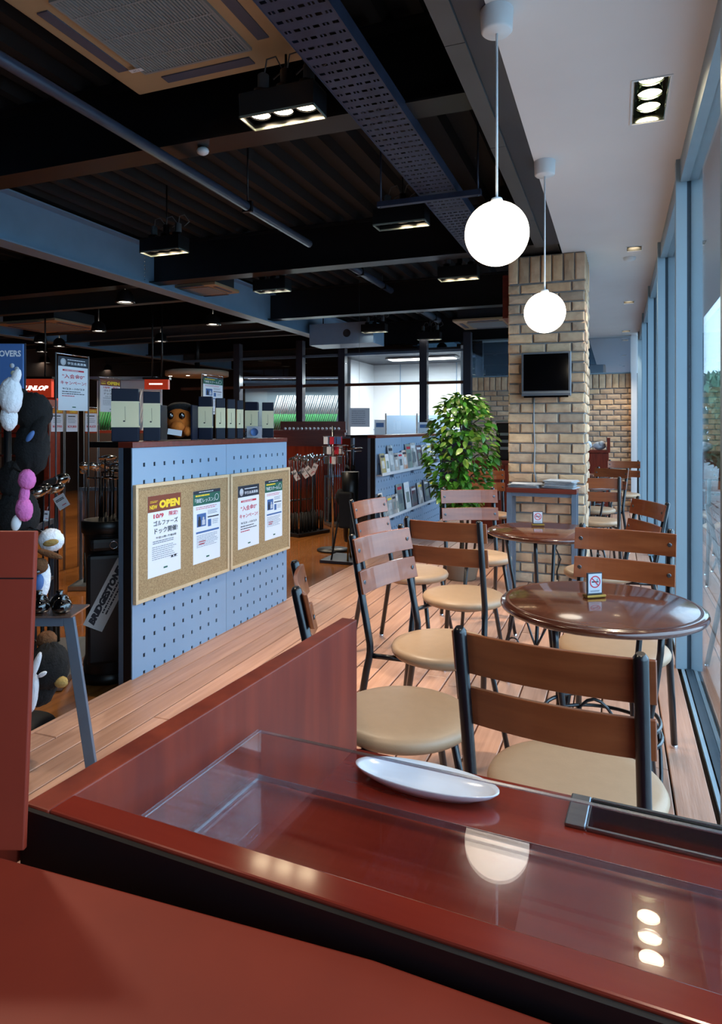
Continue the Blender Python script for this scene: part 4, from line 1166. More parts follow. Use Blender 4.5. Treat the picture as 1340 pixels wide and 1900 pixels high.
# ---- gift boxes on top of the pegboard unit
ZT = 1.152 + .031
def gift_box(pxl, pxr, top, label, xp=-2.36, turn=.35):
    a = at_x(pxl, 800, xp); b = at_x(pxr, 800, xp); mid = (a + b) / 2
    d = -mid.x * SN + mid.y * CS
    wpx = (pxr - pxl) * d / FPX
    h = (EYE + (795 - top) * d / FPX) - ZT
    t = thing('gift_box', label, 'box', (mid.x, mid.y, ZT + .0005), YAW + turn, 'navy and cream golf boxes')
    w = min(.16, wpx * .80); dp_ = min(.10, wpx * .55)
    MB().box(-w/2, w/2, -dp_/2, dp_/2, 0, h).build('carton', 'navy_gloss', t, bevel=.003)
    MB().box(-w/2 - .0008, w/2 + .0008, -dp_/2 - .0008, dp_/2 + .0008, h * .27, h * .76).build('cream_sleeve', 'cream', t)
    MB().box(w/2 + .0009, w/2 + .0016, -dp_ * .36, dp_ * .36, h * .30, h * .74).build('grey_label', 'label_grey', t)
    mb = MB().tube([(0, -dp_/2 - .001, h * .66), (.002, -dp_/2 - .001, h * .40)], .0007, 5)
    mb.sphere((-.004, -dp_/2 - .001, h * .385), .006, .0006, .004, 8); mb.build('club_print', 'ink', t)
gift_box(203, 262, 722, 'navy and cream golf box at the left end of the shelf top', turn=.25)
gift_box(263, 300, 727, 'navy and cream golf box left of the orange plush', turn=.25)
gift_box(366, 397, 736, 'navy and cream golf box right of the orange plush', turn=.1)
gift_box(398, 419, 739, 'narrow navy and cream box, second right of the orange plush')
gift_box(420, 437, 741, 'narrow navy and cream box, third right of the orange plush')
gift_box(438, 452, 743, 'narrow navy and cream box with a blue emblem, fourth right of the plush')
gift_box(453, 482, 746, 'navy and cream golf box behind the small clear case', turn=.0)
gift_box(484, 510, 747, 'navy and cream golf box at the right end of the shelf top', turn=.1)
p = at_x(475, 812, -2.27)
t = thing('clear_case', 'small clear case with a blue emblem on the shelf top', 'case', (-2.285, p.y, ZT + .001), YAW)
MB().box(-.055, .055, -.012, .012, 0, .085).build('case_shell', 'acrylic', t)
MB().box(-.050, .050, .013, .015, .004, .080).build('card', 'paper_grey', t)
MB().lathe([(.0005, 0), (.026, 0), (.026, .001)], 20).build('emblem', 'ink_blue', t, (.005, -.0125, .042)).rotation_euler = (math.pi / 2, 0, 0)
# orange plush head in an open black box
p = at_x(333, 800, -2.37)
t = thing('plush_headcover', 'orange plush head cover with big glossy eyes between the boxes', 'plush toy', (p.x, p.y, ZT + .001), YAW)
MB().sphere((0, 0, .105), .070, .06, .095, 20).build('head', 'fur_orange', t)
MB().sphere((.005, -.055, .075), .042, .045, .036, 16).build('snout', 'fur_orange', t)
MB().sphere((.058, -.045, .05), .026, .03, .03, 12).build('paw', 'fur_orange', t)
for sx in (-.036, .028):
    e_ = MB().sphere((sx, -.052, .138), .0185, .014, .021, 14).build('eye', 'eye_gloss', t)
    MB().sphere((sx + .004, -.066, .146), .004, .002, .004, 8).build('glint', 'paper', e_)
MB().sphere((0, .02, .185), .078, .06, .035, 16).build('hat', 'fur_black', t)
MB().box(-.045, .035, -.105, -.102, .028, .060).build('price_tag', 'paper', t).rotation_euler = (0, .15, 0)
for sx in (-.092, .088): MB().box(sx - .004, sx + .004, -.07, .06, 0, .20).build('box_side', 'navy_gloss', t)

# ================================================================== GOLF CLUBS, BAGS, RACKS
def club_proto(kind):
    t = thing('golf_club', 'x', 'golf club')
    L = 1.0
    MB().tube([(0, 0, .26), (0, 0, L)], [.0065, .0045], 8).build('shaft', 'shaft_light' if kind == 'light' else 'shaft', t)
    MB().tube([(0, 0, .0), (0, 0, .27)], [.0125, .010], 8).build('grip', 'grip_black', t)
    if kind == 'driver':
        h = MB().sphere((.035, 0, L + .02), .058, .048, .030, 16, Matrix.Rotation(-.35, 3, 'Y')).build('head', 'club_head', t)
        MB().sphere((.035, 0, L + .028), .053, .045, .028, 14, Matrix.Rotation(-.35, 3, 'Y')).build('crown', 'club_dark', h)
    elif kind in ('iron', 'light'):
        mb = MB(); P_ = [(-.006, 0), (.03, -.008), (.075, .0), (.082, .022), (.078, .042), (.04, .030), (.0, .016)]
        vs = [(x, -.007, L + z) for x, z in P_] + [(x, .008, L + z + .004) for x, z in P_]; n = len(P_)
        mb.add(vs, [tuple(range(n)), tuple(range(2 * n - 1, n - 1, -1))] + [(i, n + i, n + (i + 1) % n, (i + 1) % n) for i in range(n)])
        mb.build('head', 'club_head', t, bevel=.002)
    return t
prot = {k: club_proto(k) for k in ('driver', 'iron', 'light')}; pu = {k: False for k in prot}
rnc = random.Random(5)
def club(kind, base, yaw, tilt, length, label, group):
    if pu[kind]: o = dup(prot[kind])
    else: o = prot[kind]; pu[kind] = True
    o.location = base; o.rotation_euler = (tilt[0], tilt[1], yaw); s = length / 1.0; o.scale = (1, 1, s) if length < 1.02 else (1, 1, 1)
    tag(o, label, 'golf club', group); return o
# bag with clubs
BGp = at_z(197, 1262, ZS)
tocam = math.atan2(-BGp.y, -BGp.x); brz = tocam + math.pi / 2
bag = thing('golf_bag', 'black golf bag with a slanted pale lettered panel beside the pegboard', 'golf bag', (BGp.x - .02, BGp.y + .05, ZS + .001), brz)
MB().lathe([(.0005, 0), (.125, 0), (.135, .02), (.135, .10), (.125, .14), (.120, .60), (.130, .78), (.138, .80), (.138, .87), (.128, .87), (.118, .80), (.0005, .78)], 28, sy=.88).build('body', 'bag_black', bag)
MB().lathe([(.139, .80), (.146, .805), (.146, .865), (.139, .87)], 28, sy=.88).build('top_collar', 'black_edge', bag)
pk = MB().box(-.115, .115, -.165, -.08, .12, .70).build('front_pocket', 'bag_black', bag, bevel=.02)
MB().box(-.10, .10, -.150, -.08, .715, .785).build('ball_pocket', 'bag_black', bag, bevel=.02)
MB().tube([(.10, -.09, .78), (.20, -.10, .62), (.19, -.09, .36), (.11, -.08, .22)], .016, 8).build('strap', 'black_cloth', bag)
MB().tube([(.02 + .02 * math.cos(a), -.156, .75 + .02 * math.sin(a)) for a in [k * math.pi / 6 for k in range(12)]], .003, 6, closed=True).build('ring', 'chrome', bag)
MB().lathe([(.14, .002), (.155, .002), (.155, .03), (.14, .05)], 24, sy=.9).build('foot_ring', 'black_edge', bag)
fr = frame((.0, -.1665, .49), (.45, 0, .893), (-.893, 0, .45))
pn = bpy.data.objects.new('lettered_panel', MB().box(-.19, .19, -.052, .052, 0, .002).mesh('lettered_panel', 'bag_panel')); COL.objects.link(pn); pn.parent = bag; pn.matrix_local = fr
text('BRIDGESTONE', 'ink', pn, -.01, .018, .036, .33, z=.0026, bold=.05, shear=.25)
dashes(pn, -.10, .10, (-.014, -.032), .008, 'ink', seed=31, z=.0024)
for k in range(7):
    a = k / 7 * 2 * math.pi
    kind = ('driver', 'driver', 'iron', 'driver', 'iron', 'iron', 'driver')[k]
    club(kind, (BGp.x - .02 + .055 * math.cos(a), BGp.y + .05 + .045 * math.sin(a), ZS + .795), rnc.uniform(0, 6.2), (0, 0), .30 + .035 * (k % 4), 'golf club standing in the black lettered bag', 'clubs in the lettered bag')
# display racks of clubs
def rack(label, p0, p1, n, kinds, clabel, group, ztop=.9, length=1.0, depth=.16, base='steel', rows=1, jitter=.012, top='bluish_steel'):
    p0, p1 = Vector(p0), Vector(p1); ax = (p1 - p0); L = ax.length; rz = math.atan2(ax.y, ax.x)
    t = thing('club_rack', label, 'club rack', tuple(p0), rz)
    MB().box(-.03, L + .03, -depth, depth, .005, .04).build('base_tray', base, t)
    for x in (-.02, L + .02):
        MB().box(x - .012, x + .012, -.012 + depth * .8, .012 + depth * .8, .04, ztop).build('upright', top, t)
    MB().box(-.03, L + .03, depth * .8 - .01, depth * .8 + .01, ztop - .03, ztop).build('holder_bar', top, t)
    MB().box(-.03, L + .03, depth * .8 - .01, depth * .8 + .01, ztop * .55 - .02, ztop * .55).build('holder_bar', top, t)
    for r_ in range(rows):
        for i in range(n):
            f = (i + .5) / n
            q = p0 + ax * f + Vector((-math.sin(rz), math.cos(rz), 0)) * (depth * (.45 - .5 * r_)) 
            club(kinds[(i + r_) % len(kinds)], (q.x + rnc.uniform(-jitter, jitter), q.y + rnc.uniform(-jitter, jitter), p0.z + .041), rz + rnc.uniform(-.2, .2) + 4.4, (rnc.uniform(-.012, .012), rnc.uniform(-.012, .012)), length * rnc.uniform(.94, 1.02), nth(i) + ' ' + clabel.replace('@', ('', ', rear row', ', second row', ', front row')[(r_ + 1) if rows > 1 else 0]), group)
    return t
rack('steel club rack in the aisle left of the cork board unit', (-4.35, 4.55, ZS), (-3.25, 5.05, ZS), 12, ('driver', 'iron', 'driver'), 'golf club from the left@ of the crowded rack behind the cork boards', 'clubs in the rack behind the cork boards', ztop=.85, length=1.0, rows=2)
a0 = at_d(58, 900, 3.5); a1 = at_d(135, 900, 4.25)
rack('club rack beside the plush head covers', (a0.x, a0.y, ZS), (a1.x, a1.y, ZS), 7, ('iron', 'driver', 'driver'), 'golf club from the left in the rack beside the plush toys', 'clubs beside the plush head covers', ztop=.8, length=1.0, rows=1)
c0 = at_z(540, 995, ZS); c1 = at_z(592, 986, ZS)
rack('iron rack past the cork board unit', (c0.x, c0.y, ZS), (c1.x, c1.y, ZS), 9, ('iron',), 'silver iron from the left@ of the rack past the cork boards', 'irons past the cork boards', ztop=.8, length=.95, rows=3, base='black_steel', depth=.17)
c0 = at_z(611, 975, ZS); c1 = at_z(650, 973, ZS)
rack('rack of pale club shafts before the red panel', (c0.x, c0.y, ZS), (c1.x, c1.y, ZS), 8, ('light',), 'pale-shafted club from the left in front of the red panel', 'pale shaft clubs', ztop=.7, length=1.0, rows=1)
# red backed display behind the racks
q = at_z(596, 970, ZS); q2 = at_z(643, 970, ZS)
t = thing('red_display', 'red-backed display panel in a steel frame behind the club racks', 'display panel', (q.x, q.y + .3, ZS))
ww = (q2 - q).length
MB().box(0, ww, 0, .03, .05, 1.22).build('panel', 'cherry_dull', t)
for x in (0, ww): MB().box(x - .02, x + .02, -.02, .05, 0, 1.25).build('frame_post', 'bluish_steel', t)
MB().box(0, ww, -.02, .05, 1.22, 1.25).build('frame_rail', 'bluish_steel', t)
MB().box(-.9, -.1, .0, .03, .05, 1.10).build('side_panel', 'cherry', t)
# black stand bag with net at the deck edge
p = at_z(645, 1040, ZS)
t = thing('stand_bag', 'black stand bag with brass legs on a flat dark base at the deck edge', 'golf bag', (p.x - .12, p.y, ZS + .001))
MB().box(-.10, .26, -.22, .22, 0, .03).build('base_plate', 'dark_steel', t, bevel=.004)
MB().lathe([(.0005, .20), (.06, .20), (.07, .25), (.085, .70), (.092, .92), (.084, .92), (.0005, .90)], 22, (.15, 0, 0)).build('body', 'bag_black', t)
MB().box(.07, .22, -.14, -.06, .35, .72).build('pocket', 'black_cloth', t, bevel=.02)
MB().sphere((.065, -.06, .66), .05, .06, .09, 14).build('side_pouch', 'black_cloth', t)
for s_ in (-1, 1): MB().tube([(.13 + s_ * .04, -.06, .70), (.10 + s_ * .09, -.17, .03)], .010, 8).build('leg', 'brass' if s_ > 0 else 'grip_black', t)
MB().tube([(.15, .05, .03), (.15, .02, .25)], .03, 8).build('post', 'brass', t)
for k in range(8):
    a = k * .8
    club(('iron', 'driver')[k % 2], (p.x + .03 + .045 * math.cos(a), p.y + .045 * math.sin(a), ZS + .93), a, (0, 0), .20 + .03 * (k % 3), 'golf club standing in the black stand bag', 'clubs in the stand bag')
# price tags
def swing_tag(px, py, d, w, h, rz, label, group='swing tags on clubs'):
    q = at_d(px, py, d)
    m_ = frame(q, (CS * math.cos(rz), SN * math.cos(rz), math.sin(rz)), (-CS * math.sin(rz), -SN * math.sin(rz), math.cos(rz)))
    t = thing('price_tag', label, 'price tag', group=group, mat=m_)
    MB().box(-w/2, w/2, -h/2, h/2, -.0008, 0).build('card', 'paper', t)
    dashes(t, -w * .4, w * .4, (h * .1, h * .2), h * .07, 'ink', seed=int(px))
    dashes(t, -w * .1, w * .4, (-h * .3,), h * .07, 'ink_red', seed=int(px) + 1)
    MB().tube([(0, h * .45, 0), (.004, h * .9, .0)], .001, 5).build('string', 'paper', t)
swing_tag(114, 931, 3.90, .070, .080, .55, 'large white price tag on a club beside the plush head covers')
swing_tag(86, 957, 3.62, .026, .055, -.1, 'small white tag left of the large price tag')
for (px, py, r_, lb) in ((549, 882, .5, 'long white tag leftmost on the iron rack'), (565, 878, .6, 'long white tag second on the iron rack'), (575, 874, .7, 'long white tag third on the iron rack'), (583, 870, -.4, 'long white tag rightmost on the iron rack')):
    swing_tag(px, py, 8.55, .062, .135, r_, lb)

# ================================================================== PLUSH HEAD COVERS AND STAND AT LEFT
# steel trapezoid frame stand on the deck
S0 = at_d(128, 1150, 2.2)
t = thing('frame_stand', 'low brushed steel trapezoid display stand on the deck', 'display stand', (S0.x, S0.y, 0), YAW)
Hs = S0.z + .01; hw = .17
for ox in (0, -.75):
    y = .0
    for s_ in (-1, 1):
        xa, xb = s_ * hw - hw + ox, s_ * (hw + .095) - hw + ox
        c = []
        for yy in (y - .008, y + .008):
            c += [(xb - .018, yy, 0), (xb + .018, yy, 0), (xa + .018, yy, Hs), (xa - .018, yy, Hs)]
        MB().add(c, [(3, 2, 1, 0), (4, 5, 6, 7), (0, 1, 5, 4), (1, 2, 6, 5), (2, 3, 7, 6), (3, 0, 4, 7)]).build('leg', 'bluish_steel', t, bevel=.002)
    MB().box(-2 * hw + .016 + ox, -.016 + ox, y - .008, y + .008, Hs - .03, Hs).build('top_bar', 'bluish_steel', t, bevel=.002)
MB().box(-2 * hw - .77, .015, -.02, .13, Hs + .001, Hs + .007).build('glass_shelf', 'acrylic_edge', t)
# shiny black bead pouches on the stand
for k in range(9):
    x = -.32 + .036 * k; y = .022 + .062 * (k % 2)
    q = Matrix.Rotation(YAW, 3, 'Z') @ Vector((x, y, 0)) + Vector((S0.x, S0.y, Hs + .0075))
    o = MB().lathe([(.0005, 0), (.026, .002), (.034, .018), (.026, .038), (.009, .048), (.013, .058), (.0005, .060)], 12).build('ball_pouch', 'eye_gloss', None, tuple(q)); tag(o, nth(k) + ' shiny black pouch from the left on the steel stand shelf', 'pouch', 'black pouches on the steel stand')
# tall display pole that carries the plush head covers
D0 = at_d(14, 1000, 3.02)
t = thing('plush_pole', 'dark display pole carrying plush head covers at the left edge', 'display pole', (D0.x, D0.y, ZS), YAW)
MB().tube([(0, 0, .03), (0, 0, 1.55)], .016, 10).build('pole', 'black_steel', t)
MB().lathe([(.0005, 0), (.20, 0), (.20, .02), (.03, .03)], 24).build('foot', 'black_steel', t)
plush_pole = t
for k, z in enumerate((.55, .85, 1.12, 1.35)):
    MB().tube([(0, 0, z + .05), (.12, -.03, z + .03), (.13, -.03, z + .07)], .005, 6).build('hook', 'chrome', t)
def plush(label, px, py, d, parts, name='plush_headcover', group='plush head covers at the left'):
    q = at_d(px, py, d); t = thing(name, label, 'plush toy', tuple(q), YAW, group)
    s = d / FPX
    lp = Matrix.Rotation(-YAW, 3, 'Z') @ (Vector(q) - Vector((D0.x, D0.y, ZS)))
    MB().tube([(0, 0, lp.z + .06), (lp.x * .8, lp.y * .8, lp.z + .05), (lp.x, lp.y, lp.z + .01)], .005, 6).build('arm', 'chrome', plush_pole)
    for (nm, mat, cx_, cy_, dz, rx, ry, rot) in parts:   # pixel offsets around (px,py), depth offset m, pixel radii
        fur = mat.startswith('fur'); mb = MB().sphere(((cx_ - px) * s, dz, (py - cy_) * s), rx * s, min(rx, ry) * s * .9, ry * s, 36 if fur else 16, Matrix.Rotation(rot, 3, 'Y'))
        if fur:
            c_ = Vector(((cx_ - px) * s, dz, (py - cy_) * s)); n_ = 36; m2 = n_ // 2
            for i in range(1, m2):
                for j in range(n_):
                    v_ = Vector(mb.v[i * n_ + j]) - c_; mb.v[i * n_ + j] = tuple(c_ + v_ * (1 + random.uniform(-.05, .075)))
        mb.build(nm, mat, t)
    MB().tube([(0, .0, 0), (-.01, .06, .05)], .004, 5).build('loop', 'grip_black', t)
    return t
plush('white furry head cover at the top left edge', 20, 735, 2.40, [('head', 'fur_white', 20, 735, 0, 20, 34, 0), ('ear', 'fur_white', 30, 700, 0, 8, 16, .3), ('body', 'fur_white', 14, 775, .01, 15, 24, 0)])
plush('big black furry head cover at the left', 62, 790, 2.62, [('head', 'fur_black', 62, 765, 0, 32, 36, 0), ('body', 'fur_black', 60, 830, 0, 30, 50, 0), ('ear', 'fur_black', 40, 735, 0, 12, 14, 0), ('arm', 'fur_black', 78, 800, -.03, 14, 30, .3), ('tag', 'ink_blue', 77, 809, -.09, 5, 12, .6)])
plush('pink plush head cover', 46, 905, 2.5, [('head', 'fur_pink', 50, 890, 0, 15, 19, 0), ('neck', 'fur_pink', 45, 918, 0, 9, 24, .15), ('body', 'fur_pink', 45, 945, 0, 15, 22, -.1), ('paw', 'white_plastic', 30, 970, 0, 9, 16, .2)])
plush('black plush head cover hanging beneath the black furry one', 30, 930, 2.84, [('head', 'fur_black', 25, 890, 0, 26, 34, 0), ('body', 'fur_black', 28, 955, .02, 38, 45, 0)])
plush('white and brown deer plush head cover above the steel stand', 95, 1015, 2.66, [('head', 'fur_white', 95, 1002, 0, 22, 21, .3), ('ear', 'fur_tan', 103, 1004, -.04, 14, 6, -.2), ('muzzle', 'fur_brown', 84, 1045, -.05, 15, 14, 0), ('antler', 'fur_brown', 105, 1023, -.06, 24, 6, .3), ('nose', 'eye_gloss', 86, 1053, -.085, 8, 6, 0), ('neck', 'fur_white', 78, 1078, -.01, 16, 40, .1), ('eye', 'eye_gloss', 73, 1034, -.07, 4, 4, 0), ('collar', 'ink_blue', 82, 1076, -.045, 9, 16, .1)])
plush('black and white plush head cover under the steel stand', 88, 1235, 2.55, [('head', 'fur_black', 92, 1235, 0, 34, 42, 0), ('body', 'fur_black', 72, 1280, .02, 26, 34, .3), ('tuft', 'fur_brown', 82, 1190, .02, 18, 16, 0), ('ear', 'fur_white', 85, 1222, -.08, 6, 26, .35), ('muzzle', 'fur_white', 78, 1272, -.07, 9, 34, .1), ('horn', 'fur_white', 97, 1237, -.08, 9, 4, -.5), ('nose', 'fur_tan', 120, 1260, -.03, 12, 10, 0), ('cheek', 'fur_white', 57, 1292, -.06, 10, 20, .5)])
# blue head cover poster
q = at_d(-28, 728, 2.75)
m_ = frame(q, (CS, SN, 0), (0, 0, 1)); w, h = 70 * 2.75 / FPX, 90 * 2.75 / FPX
t = thing('blue_poster', 'blue picture poster at the left edge above the plush toys', 'poster', mat=m_)
MB().box(0, w, 0, h, -.012, 0).build('board', 'ink_blue', t)
MB().box(-.004, w + .006, -.004, h + .004, -.016, -.0125).build('frame', 'ink_navy', t)
text('COVERS', 'paper', t, w * .60, h * .80, h * .13, w * .72, bold=.02)
for (cx_, cy_, r_, mt) in ((.72, .55, .05, 'paper_grey'), (.85, .48, .05, 'paper_grey'), (.75, .40, .05, 'cream'), (.88, .36, .045, 'paper_grey'), (.66, .25, .06, 'ink_red'), (.80, .22, .07, 'ink_navy'), (.86, .10, .05, 'ink_red'), (.74, .10, .05, 'paper')):
    MB().lathe([(.0005, .001), (r_ * h, .001), (r_ * h, .0005)], 16, (cx_ * w, cy_ * h, 0)).build('picture_dot', mt, t)
MB().tube([(w * .03, 0, -.015), (w * .03, -(q.z - ZS), -.015)], .008, 6).build('stand_pole', 'black_steel', t)

# ================================================================== HANGING POSTERS DEEPER IN THE SHOP
def stand_poster(fn, label, px0, py0, px1, py1, xp, *a):
    A_ = at_x(px0, py0, xp); B_ = at_x(px1, py1, xp)
    w, h = B_.y - A_.y, B_.z - A_.z
    t = fn(label, frame((xp, A_.y, A_.z), (0, 1, 0), (0, 0, 1)), w, h, *a)
    for x in (-.012, w + .012):
        MB().tube([(x, h + .02, -.006), (x, -(A_.z - ZS), -.006)], .005, 6).build('stand_pole', 'wire', t)
    MB().tube([(-.012, h + .015, -.006), (w + .012, h + .015, -.006)], .004, 6).build('clip_bar', 'chrome', t)
    return t
stand_poster(poster_campaign, 'campaign poster on a stand at the left with large red lettering', 108, 761, 163, 667, -3.15)
stand_poster(poster_open, 'OPEN poster on a stand left of the golf boxes', 186, 764, 223, 706, -4.45)
stand_poster(poster_lesson, 'green-headed poster on a stand behind the golf boxes', 377, 768, 413, 702, -3.35, '「体験スクール」')
def price_poster(label, m, w, h, price):
    t = poster_root(label, m, w, h)
    plate(t, 'header_band', 'ink_orange', 0, w, h * .80, h)
    text('OPEN', 'ink_yellow', t, w * .6, h * .895, h * .10, w * .6, bold=.03)
    dashes(t, w * .15, w * .85, (h * .66,), h * .05, 'ink', seed=41)
    dashes(t, w * .15, w * .85, (h * .55, h * .47, h * .40), h * .02, 'ink_soft', seed=42)
    text(price, 'ink_red', t, w * .5, h * .22, h * .13, w * .8, bold=.03)
    return t
stand_poster(price_poster, 'price card reading 6,990 at the left of the row', 95, 801, 117, 759, -5.0, '¥6,990')
stand_poster(price_poster, 'price card reading 29,800 in the middle of the row', 123, 801, 144, 760, -5.0, '¥29,800')
stand_poster(price_poster, 'price card reading 34,650 at the right of the row', 158, 801, 180, 759, -5.0, '¥34,650')

# ================================================================== BACK OF THE SHOP
# red lit brand fascia
def lightbox(px0, py0, px1, py1, d, label, body=None, tx=None, th=None):
    q = at_d(px0, py1, d); w, h = (px1 - px0) * d / FPX, (py1 - py0) * d / FPX
    t = thing('lit_sign', label, 'sign', mat=frame(q, (CS, SN, 0), (0, 0, 1)))
    MB().box(0, w, 0, h, -.08, 0).build('light_panel', 'sign_red', t)
    MB().box(-.02, w + .02, h, h + .03, -.09, .02).build('hood', 'black_steel', t)
    for x in (.1, w - .1): MB().tube([(x, h + .03, -.04), (x, 3.15 - q.z, -.04)], .012, 6).build('hanger', 'black_steel', t)
    if body: text(body, 'sign_white', t, tx[0] * w, h * .5, th * h, tx[1] * w, bold=.04, shear=.3, z=.003)
    else: dashes(t, w * .2, w * .8, (h * .45,), h * .16, 'sign_white', seed=51, z=.002)
    return t
lightbox(-30, 703, 95, 737, 9.0, 'red lit brand sign with white slanted lettering at far left', 'DUNLOP', (.74, .44), .27)
lightbox(268, 704, 312, 722, 9.5, 'small red lit sign behind the golf boxes')
# red wall bay below the sign
q = at_d(30, 805, 9.1); t = thing('red_wall_bay', 'orange red display bay under the lit brand sign', 'display shelf', mat=frame((q.x, q.y, ZS), (CS, SN, 0), (-SN, CS, 0)))
MB().box(-.2, .55, 0, .04, 1.25, 1.78).build('back_panel', 'bay_red', t)
MB().box(-.2, .55, 0, .04, 0, 1.25).build('lower_panel', 'shop_wall', t)
MB().box(.52, .58, -.3, .04, 0, 1.75).build('end_panel', 'shelf_red', t)
for z in (.5, 1.0, 1.3): MB().box(-.2, .52, -.25, 0, z, z + .02).build('shelf', 'shelf_red', t)
# lit shelf with slanted packets of umbrellas / shafts at the back wall
def long_shelf(px0, px1, d, ztop, label, mat='room_white'):
    q0 = at_d(px0, 800, d); q1 = at_d(px1, 800, d); w = (q1 - q0).length
    t = thing('back_shelf', label, 'shelf', mat=frame((q0.x, q0.y, ZS), (CS, SN, 0), (-SN, CS, 0)))
    MB().box(0, w, 0, .03, 0, ztop - ZS).build('back_panel', mat, t)
    MB().box(0, w, -.45, 0, 1.30, 1.34).build('shelf_board', 'shelf_red', t)
    MB().box(0, w, -.45, 0, 0, 1.30).build('cabinet', 'shop_wall', t)
    MB().box(0, w, -.3, .03, ztop - ZS, ztop - ZS + .04).build('top_rail', 'bluish_steel', t)
    return t, w
ts, w = long_shelf(455, 640, 12.5, 2.08, 'bright back shelf with slanted shafts seen through the glass partition', 'rod_back')
sl_l = bpy.data.lights.new('shelf_fill', 'AREA'); sl_l.energy = 45; sl_l.color = (.95, 1., .97); sl_l.shape = 'RECTANGLE'; sl_l.size = w * .9; sl_l.size_y = .06  # fill light added to brighten the back shelf
sl_o = bpy.data.objects.new('shelf_fill', sl_l); COL.objects.link(sl_o); sl_o.parent = ts; sl_o.location = (w / 2, -.40, 2.25); sl_o.rotation_euler = (-.45, 0, 0)
MB().box(.05, w - .05, -.44, -.36, 2.265, 2.30).build('fill_bar', 'white_plastic', ts)  # bar added as a mount for the shelf fill light
for x_ in (.1, w - .1): MB().box(x_ - .01, x_ + .01, -.40, .0, 2.27, 2.29).build('fill_arm', 'bluish_steel', ts)  # arms added to carry the fill light bar
MB().box(0, w, -.03, 0, 1.35, 1.38).build('rod_rest', 'bluish_steel', ts)
rp = MB().tube([(0, 0, .0), (.0, 0, .30)], .015, 6).mesh('grip', 'grip_green'); rq = MB().tube([(0, 0, .30), (0, 0, .66)], .010, 6).mesh('shaft', 'room_white')
base = ts.matrix_world.copy()
for k in range(32):
    q = base @ Vector((w * (.24 + .66 * k / 32), -.14, 1.345))
    t = thing('golf_shaft', nth(k) + ' green-gripped golf shaft from the left on the bright back shelf', 'golf shaft', tuple(q), 0, 'slanted shafts on the back shelf')
    t.rotation_euler = (0, .28 + random.uniform(-.01, .01), YAW)
    inst('grip', rp, t); inst('shaft', rq, t)
t2, w2 = long_shelf(180, 300, 10.5, 2.0, 'bright back shelf left of the golf boxes')
b2 = t2.matrix_world.copy()
for k in range(16):
    q = b2 @ Vector((w2 * (.03 + .6 * k / 16), -.14, 1.345))
    t = thing('golf_shaft', nth(k) + ' golf shaft from the left on the shelf behind the OPEN poster', 'golf shaft', tuple(q), 0, 'slanted shafts behind the OPEN poster')
    t.rotation_euler = (0, .25 + random.uniform(-.01, .01), YAW)
    inst('grip', rp, t); inst('shaft', rq, t)
# red island counter with golf balls
q0 = at_d(500, 800, 10.5); q1 = at_d(640, 800, 10.5); w = (q1 - q0).length
t = thing('ball_island', 'dark red island counter with an open ball tray', 'counter', mat=frame((q0.x, q0.y, ZS), (CS, SN, 0), (-SN, CS, 0)))
zt = 1.225 - ZS
MB().box(0, w, 0, .5, 0, zt - .04).build('cabinet', 'shelf_red', t)
MB().box(-.02, w + .02, -.03, .53, zt - .04, zt).build('top', 'shelf_red', t)
MB().box(w * .1, w, .45, .5, zt, zt + .14).build('upstand', 'shelf_red', t)
mt = t.matrix_world.copy()
bm_ = MB().sphere((0, 0, .0215), .0215, n=14).mesh('golf_ball', 'paper')
for k in range(14):
    o = inst('golf_ball', bm_, None, tuple(mt @ Vector((w * (.2 + .055 * k), .10 + .04 * (k % 2), zt + .0005)))); tag(o, nth(k) + ' white golf ball from the left on the dark red island counter', 'golf ball', 'golf balls on the island')
# notices on the partition
def notice(px0, py0, px1, py1, d, label):
    q = at_d(px0, py1, d); w, h = (px1 - px0) * d / FPX, (py1 - py0) * d / FPX
    t = thing('notice', label, 'notice', mat=frame(q, (CS, SN, 0), (0, 0, 1)))
    MB().box(0, w, 0, h, -.003, 0).build('sheet', 'paper_grey', t)
    dashes(t, w * .12, w * .9, [h * (.82 - .11 * k) for k in range(7)], h * .035, 'ink_soft', seed=int(px0))
    return t
nt_ = notice(648, 757, 686, 792, 8.6, 'grey printed notice hanging before the white room')
MB().tube([(.13, .25, -.002), (.13, 1.93, -.002)], .002, 5).build('hanging_wire', 'wire', nt_)
# cards and cup on the magazine unit
def counter_card(px, w, h, label, x=-2.40):
    q = at_x(px, 800, x); t = thing('counter_card', label, 'card', (x, q.y, ZT + .0005), YAW)
    MB().box(-w/2, w/2, -.002, .002, 0, h).build('sheet', 'paper', t)
    MB().box(-w/2, w/2, -.002, .04, 0, .003).build('foot', 'acrylic', t)
    MB().box(-w * .35, w * .35, -.003, -.002, h * .5, h * .8).build('print', 'ink_blue', t)
counter_card(705, .12, .16, 'small white card with blue print on the magazine unit top')
counter_card(787, .16, .15, 'white card further along the magazine unit top')
q = at_x(795, 800, -2.40)
o = MB().lathe([(.0005, 0), (.05, 0), (.058, .15), (.053, .15), (.046, .01), (.0005, .008)], 20).build('blue_cup', 'ink_blue', None, (q.x, q.y, ZT + .0005)); tag(o, 'blue tumbler on the magazine unit top', 'cup')
